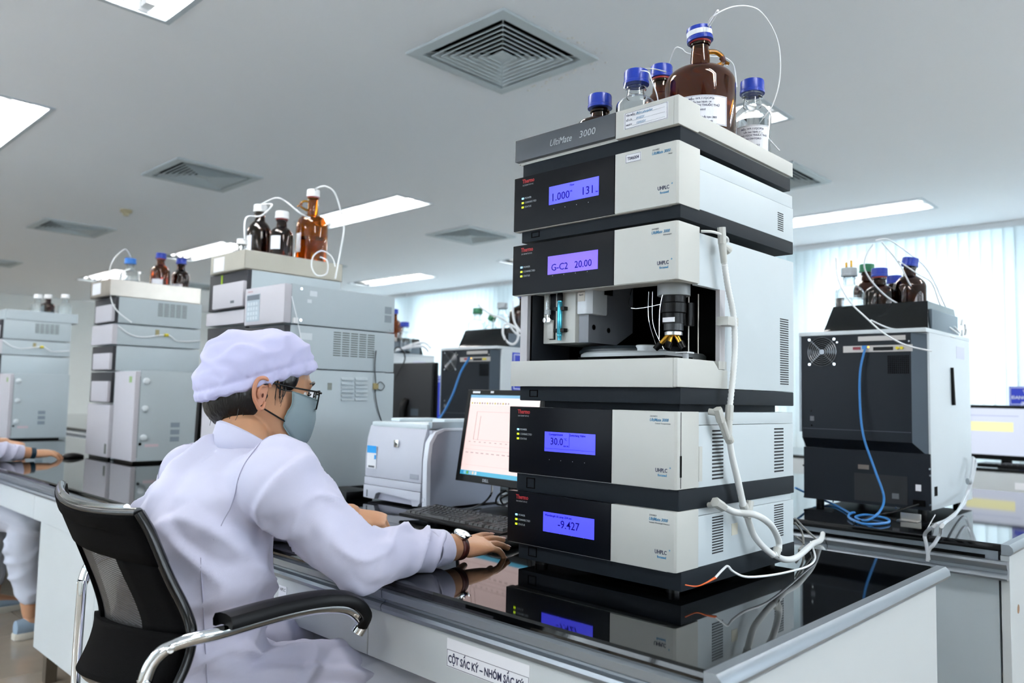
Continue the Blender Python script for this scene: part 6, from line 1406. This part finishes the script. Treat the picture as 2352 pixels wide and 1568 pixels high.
    for hx, kn, an in legs:
        an = Vector(an)+off; c0 = Vector((an.x, an.y, 0)); d = Vector((.97, .1, 0)); s = Vector((-.1, .97, 0))
        sh = MB(); sh.rings([(c0+d*f_+U*z_, s*w_, U*h_) for f_, z_, w_, h_ in ((-.065, .045, .012, .02), (-.06, .05, .028, .034), (-.02, .052, .036, .038), (.04, .048, .038, .032), (.09, .040, .042, .024), (.135, .034, .038, .016), (.165, .028, .020, .008))], n=20)
        sh.build('shoe', shoe_u, t, smooth=True)
        so_ = MB(); P_ = [(c0+d*f_+s*w_) for f_, w_ in ((-.068, -.02), (-.04, -.036), (.04, -.040), (.10, -.045), (.15, -.034), (.172, 0), (.15, .034), (.10, .045), (.04, .040), (-.04, .036), (-.068, .02))]
        so_.prism([(p.x, p.y) for p in P_], 2, 0, .030); so_.build('shoe_sole', sole, t, bevel=.006)
    # wrist
    d = (wrR-elR).normalized(); x = d.cross(U).normalized(); y = x.cross(d)
    if watch:
        wc = wrR-d*.004; V = []
        for s0 in (-.0085, .0085):
            for i in range(32):
                aa = 2*pi*i/32; V.append(wc+d*s0+x*cos(aa)*.0298+y*sin(aa)*.0275)
        st_ = MB().add(V, [(i, (i+1) % 32, 32+(i+1) % 32, 32+i) for i in range(32)]).build('watch_strap', leather, t, smooth=True, fix=False)
        so = st_.modifiers.new('s', 'SOLIDIFY'); so.thickness = .002; so.offset = 1; me = bake(st_); st_.modifiers.clear(); st_.data = me
        wn = (y*1.0+x*.42).normalized()
        cs_ = wc+wn*.028
        MB().lathe([(0, -.001), (.0165, -.001), (.0185, .002), (.0185, .0055), (.0168, .0075), (.0160, .0070)], cs_, n=36, up=wn).build('watch_case', chrome, t, smooth=True)
        dl = MB().lathe([(0, .0066), (.0162, .0066)], cs_, n=36, up=wn).build('watch_dial', mat('dial_white', '#b4babd', .2), t)
        MB().cyl(cs_+wn*.0071, cs_+wn*.0071+x*.009, .0004, n=5).cyl(cs_+wn*.0071, cs_+wn*.0071+(x*.4+d*.9).normalized()*.006, .0005, n=5).build('watch_hands', chrome, t)
        MB().cyl(cs_+wn*.003+d*.0185, cs_+wn*.003+d*.0215, .0018, n=8).build('watch_crown', chrome, t)
        for sg in (1, -1): MB().cyl(cs_+wn*.002+x*sg*.017-d*.008, cs_+wn*.001+x*sg*.021-d*.008, .0018, n=6).cyl(cs_+wn*.002+x*sg*.017+d*.008, cs_+wn*.001+x*sg*.021+d*.008, .0018, n=6).build('watch_lug', chrome, t)
    else:
        V = []; wc = wrR-d*.002
        for s0, q_ in ((-.011, .0275), (-.010, .0295), (.010, .0295), (.011, .0275)):
            for i in range(28):
                aa = 2*pi*i/28; V.append(wc+d*s0+x*cos(aa)*q_+y*sin(aa)*q_*.93)
        MB().add(V, [(k*28+i, k*28+(i+1) % 28, (k+1)*28+(i+1) % 28, (k+1)*28+i) for k in range(3) for i in range(28)]).build('wristband', mat('teal_band', '#0f2f40', .5), t, smooth=True, fix=False)
    return t
person('seated person in white lab coat, puffy cap, glasses and grey mask, typing beside the stack', (0, 0, 0),
       [((.72, 1.43, .545), (1.12, 1.34, .535), (1.14, 1.33, .10)), ((.71, 1.62, .545), (1.12, 1.66, .535), (1.15, 1.68, .10))], 1.3)
person('far seated person in white wearing a dark wristband, mostly out of view', (.02, 3.12, 0),
       [((.72, 1.40, .545), (1.08, 1.08, .525), (1.12, 1.00, .10)), ((.71, 1.62, .545), (1.07, 1.53, .525), (1.10, 1.55, .10))], 4.1, watch=False, detail=False)
ms2 = dup(ms, (.0, 3.12, 0), 'dark mouse under the hand with the wristband at the far column')

# ---------------------------------------------------------------- chairs
fabric = mat('chair_mesh_fabric', '#020203', .85, spec=.06, bump=.5, bscale=900)
gloss_b = mat('glossy_black', '#040507', .22, spec=.35)
netm = bpy.data.materials.new('chair_net'); netm.use_nodes = True; nt = netm.node_tree; b_ = nt.nodes['Principled BSDF']; b_.inputs['Base Color'].default_value = srgb('#0b0c10'); b_.inputs['Roughness'].default_value = .5
tc = nt.nodes.new('ShaderNodeTexCoord'); w1 = nt.nodes.new('ShaderNodeTexWave'); w2 = nt.nodes.new('ShaderNodeTexWave'); w2.bands_direction = 'Z'; w1.bands_direction = 'Y'
for w_ in (w1, w2): w_.inputs['Scale'].default_value = 75; nt.links.new(tc.outputs['Object'], w_.inputs['Vector'])
mn = nt.nodes.new('ShaderNodeMath'); mn.operation = 'MULTIPLY'; nt.links.new(w1.outputs['Fac'], mn.inputs[0]); nt.links.new(w2.outputs['Fac'], mn.inputs[1])
gt = nt.nodes.new('ShaderNodeMath'); gt.operation = 'LESS_THAN'; gt.inputs[1].default_value = .70; nt.links.new(mn.outputs[0], gt.inputs[0]); nt.links.new(gt.outputs[0], b_.inputs['Alpha'])
def chair(label, off, group=None):
    off = Vector(off); Q = lambda px, py, d: atd(px, py, d)+off
    t = thing('office_chair', label, 'chair', Vector((.72, 1.50, 0))+off, group)
    Rt = [Q(318, 1178, 1.20), Q(345, 1225, 1.20), Q(385, 1320, 1.20), Q(425, 1400, 1.20), Q(440, 1455, 1.19), Q(428, 1520, 1.18), Q(395, 1590, 1.16)]
    Lt = [Q(142, 1112, 1.57), Q(150, 1150, 1.57), Q(188, 1240, 1.58), Q(222, 1330, 1.59), Q(238, 1400, 1.58), Q(225, 1465, 1.56), Q(195, 1530, 1.53)]
    R_ = catmull(Rt, 4); L_ = catmull(Lt, 4); n = 16
    bk = Vector((-.96, .20, 0))
    def P(i, k, dep=0):
        s = k/n; c = R_[i].lerp(L_[i], s); bow = 4*s*(1-s); return c+bk*(.035*bow+dep)-Vector((0, 0, .012*bow))*(1 if i < 4 else 0)
    m_ = len(R_)
    def patch(name, i0, i1, k0, k1, m, th, dep=0):
        vs = [P(i, k, dep) for i in range(i0, i1+1) for k in range(k0, k1+1)]; w = k1-k0+1
        o = MB().add(vs, [(a*w+b, a*w+b+1, (a+1)*w+b+1, (a+1)*w+b) for a in range(i1-i0) for b in range(w-1)]).build(name, m, t, smooth=True, fix=False)
        if th: s = o.modifiers.new('s', 'SOLIDIFY'); s.thickness = th; s.offset = 0; me = bake(o); o.modifiers.clear(); o.data = me
        return o
    patch('back_padding', 0, 7, 0, n, fabric, .020); patch('lumbar_padding', 16, m_-1, 0, n, fabric, .024, .004)
    patch('side_padding', 7, 16, 0, 4, fabric, .016); patch('side_padding', 7, 16, 12, n, fabric, .016); patch('back_net', 7, 16, 4, 12, netm, 0, .002)
    per = [P(0, k) for k in range(0, n+1, 2)]+[L_[i] for i in range(1, m_, 2)]+[P(m_-1, k) for k in range(n, -1, -2)]+[R_[i] for i in range(m_-2, 0, -2)]
    MB().tube(per+[per[0]], .0085, n=10, sub=3).build('back_frame', gloss_b, t, smooth=True)
    top = [P(0, k)+Vector((0, 0, .008)) for k in range(1, n)]
    MB().tube(top, .0055, n=8, sub=2).build('top_trim', chrome, t, smooth=True)
    ca_ = Vector((.98, -.2, 0)); cs2 = Vector((-.2, -.98, 0))
    ra = [Q(820, 1452, 1.42), Q(832, 1425, 1.42), Q(800, 1398, 1.40), Q(735, 1396, 1.36), Q(640, 1415, 1.29), Q(510, 1452, 1.20), Q(440, 1468, 1.165), Q(385, 1488, 1.145), Q(350, 1522, 1.135), Q(332, 1568, 1.13), Q(322, 1620, 1.13)]
    dn = Vector((ra[-1].x-.01, ra[-1].y+.02, .30)); fl_ = dn.z
    full = ra+[Vector((ra[-1].x+.0, ra[-1].y+.0, .40)), Vector((ra[-1].x+.02, ra[-1].y+.0, .08)), Vector((ra[-1].x+.10, ra[-1].y+.04, .016)), Vector((ra[-1].x+.50, ra[-1].y, .016))]
    mid = Vector((.72, 1.50, 0))+off
    def mirror(p):
        q = p-mid; s = q.dot(cs2); return p-cs2*2*s
    for side in (0, 1):
        pts = full if side == 0 else [mirror(p) for p in full]
        if side == 1: pts = [p-ca_*.0 for p in pts]
        MB().tube(pts, .0125, n=12, sub=5, flat=.75).build('chrome_frame', chrome, t, smooth=True)
        pad = ra[:6] if side == 0 else [mirror(p) for p in ra[:6]]
        pad = [p+Vector((0, 0, .017)) for p in pad]; pad[0] = pad[0]+ca_*.004
        V = []; C_ = catmull(pad, 6); sec = [(-.023, -.010), (-.024, .000), (-.019, .009), (-.008, .012), (.008, .012), (.019, .009), (.024, .000), (.023, -.010), (.016, -.010), (.014, -.005), (-.014, -.005), (-.016, -.010)]
        for i, p in enumerate(C_):
            d = (C_[min(i+1, len(C_)-1)]-C_[max(i-1, 0)]).normalized(); x = d.cross(Vector((0, 0, 1))); x = (cs2-d*cs2.dot(d)).normalized(); y = x.cross(d)
            if y.dot(Vector((.4, 0, 1))) < 0: y = -y
            V += [p+x*a+y*b for a, b in sec]
        k_ = len(sec); F_ = [(i*k_+j, i*k_+(j+1) % k_, (i+1)*k_+(j+1) % k_, (i+1)*k_+j) for i in range(len(C_)-1) for j in range(k_)]+[tuple(range(k_)), tuple(range((len(C_)-1)*k_, len(C_)*k_))[::-1]]
        MB().add(V, F_).build('arm_pad', black_pl, t, smooth=True)
        for p in ((388, 1487, 1.145), (333, 1566, 1.13)):
            q = Q(*p); q = q if side == 0 else mirror(q); MB().lathe([(0, .005), (.005, .004), (.0068, 0), (.0068, -.006)], q+cs2*(.009 if side == 0 else -.009), n=14, up=cs2*(1 if side == 0 else -1)).build('bolt', chrome, t, smooth=True)
    # seat
    se = MB(); c0 = mid+ca_*.04+Vector((0, 0, .42)); se.rings([(c0-ca_*.24, cs2*.20, Vector((0, 0, .018))), (c0-ca_*.22, cs2*.225, Vector((0, 0, .03))), (c0, cs2*.235, Vector((0, 0, .034))), (c0+ca_*.18, cs2*.23, Vector((0, 0, .032))), (c0+ca_*.235, cs2*.20, Vector((0, 0, .018)))], n=24)
    se.build('seat', fabric, t, smooth=True)
    MB().box(c0.x-.2, c0.x+.18, c0.y-.19, c0.y+.19, .375, .392).build('seat_plate', black_pl, t, bevel=.005)
    for s0 in (-.15, .12):
        a = c0+ca_*s0-Vector((0, 0, .045)); MB().tube([a-cs2*.27, a+cs2*.27], .011, n=10).build('cross_bar', chrome, t, smooth=True)
    return t
chair('black mesh-backed chair with chrome arms, nearest, holding the worker in glasses', (0, 0, 0))
chair('black mesh-backed chair holding the far worker with the wristband', (.0, 3.12, 0))
print('objects', len(bpy.data.objects))
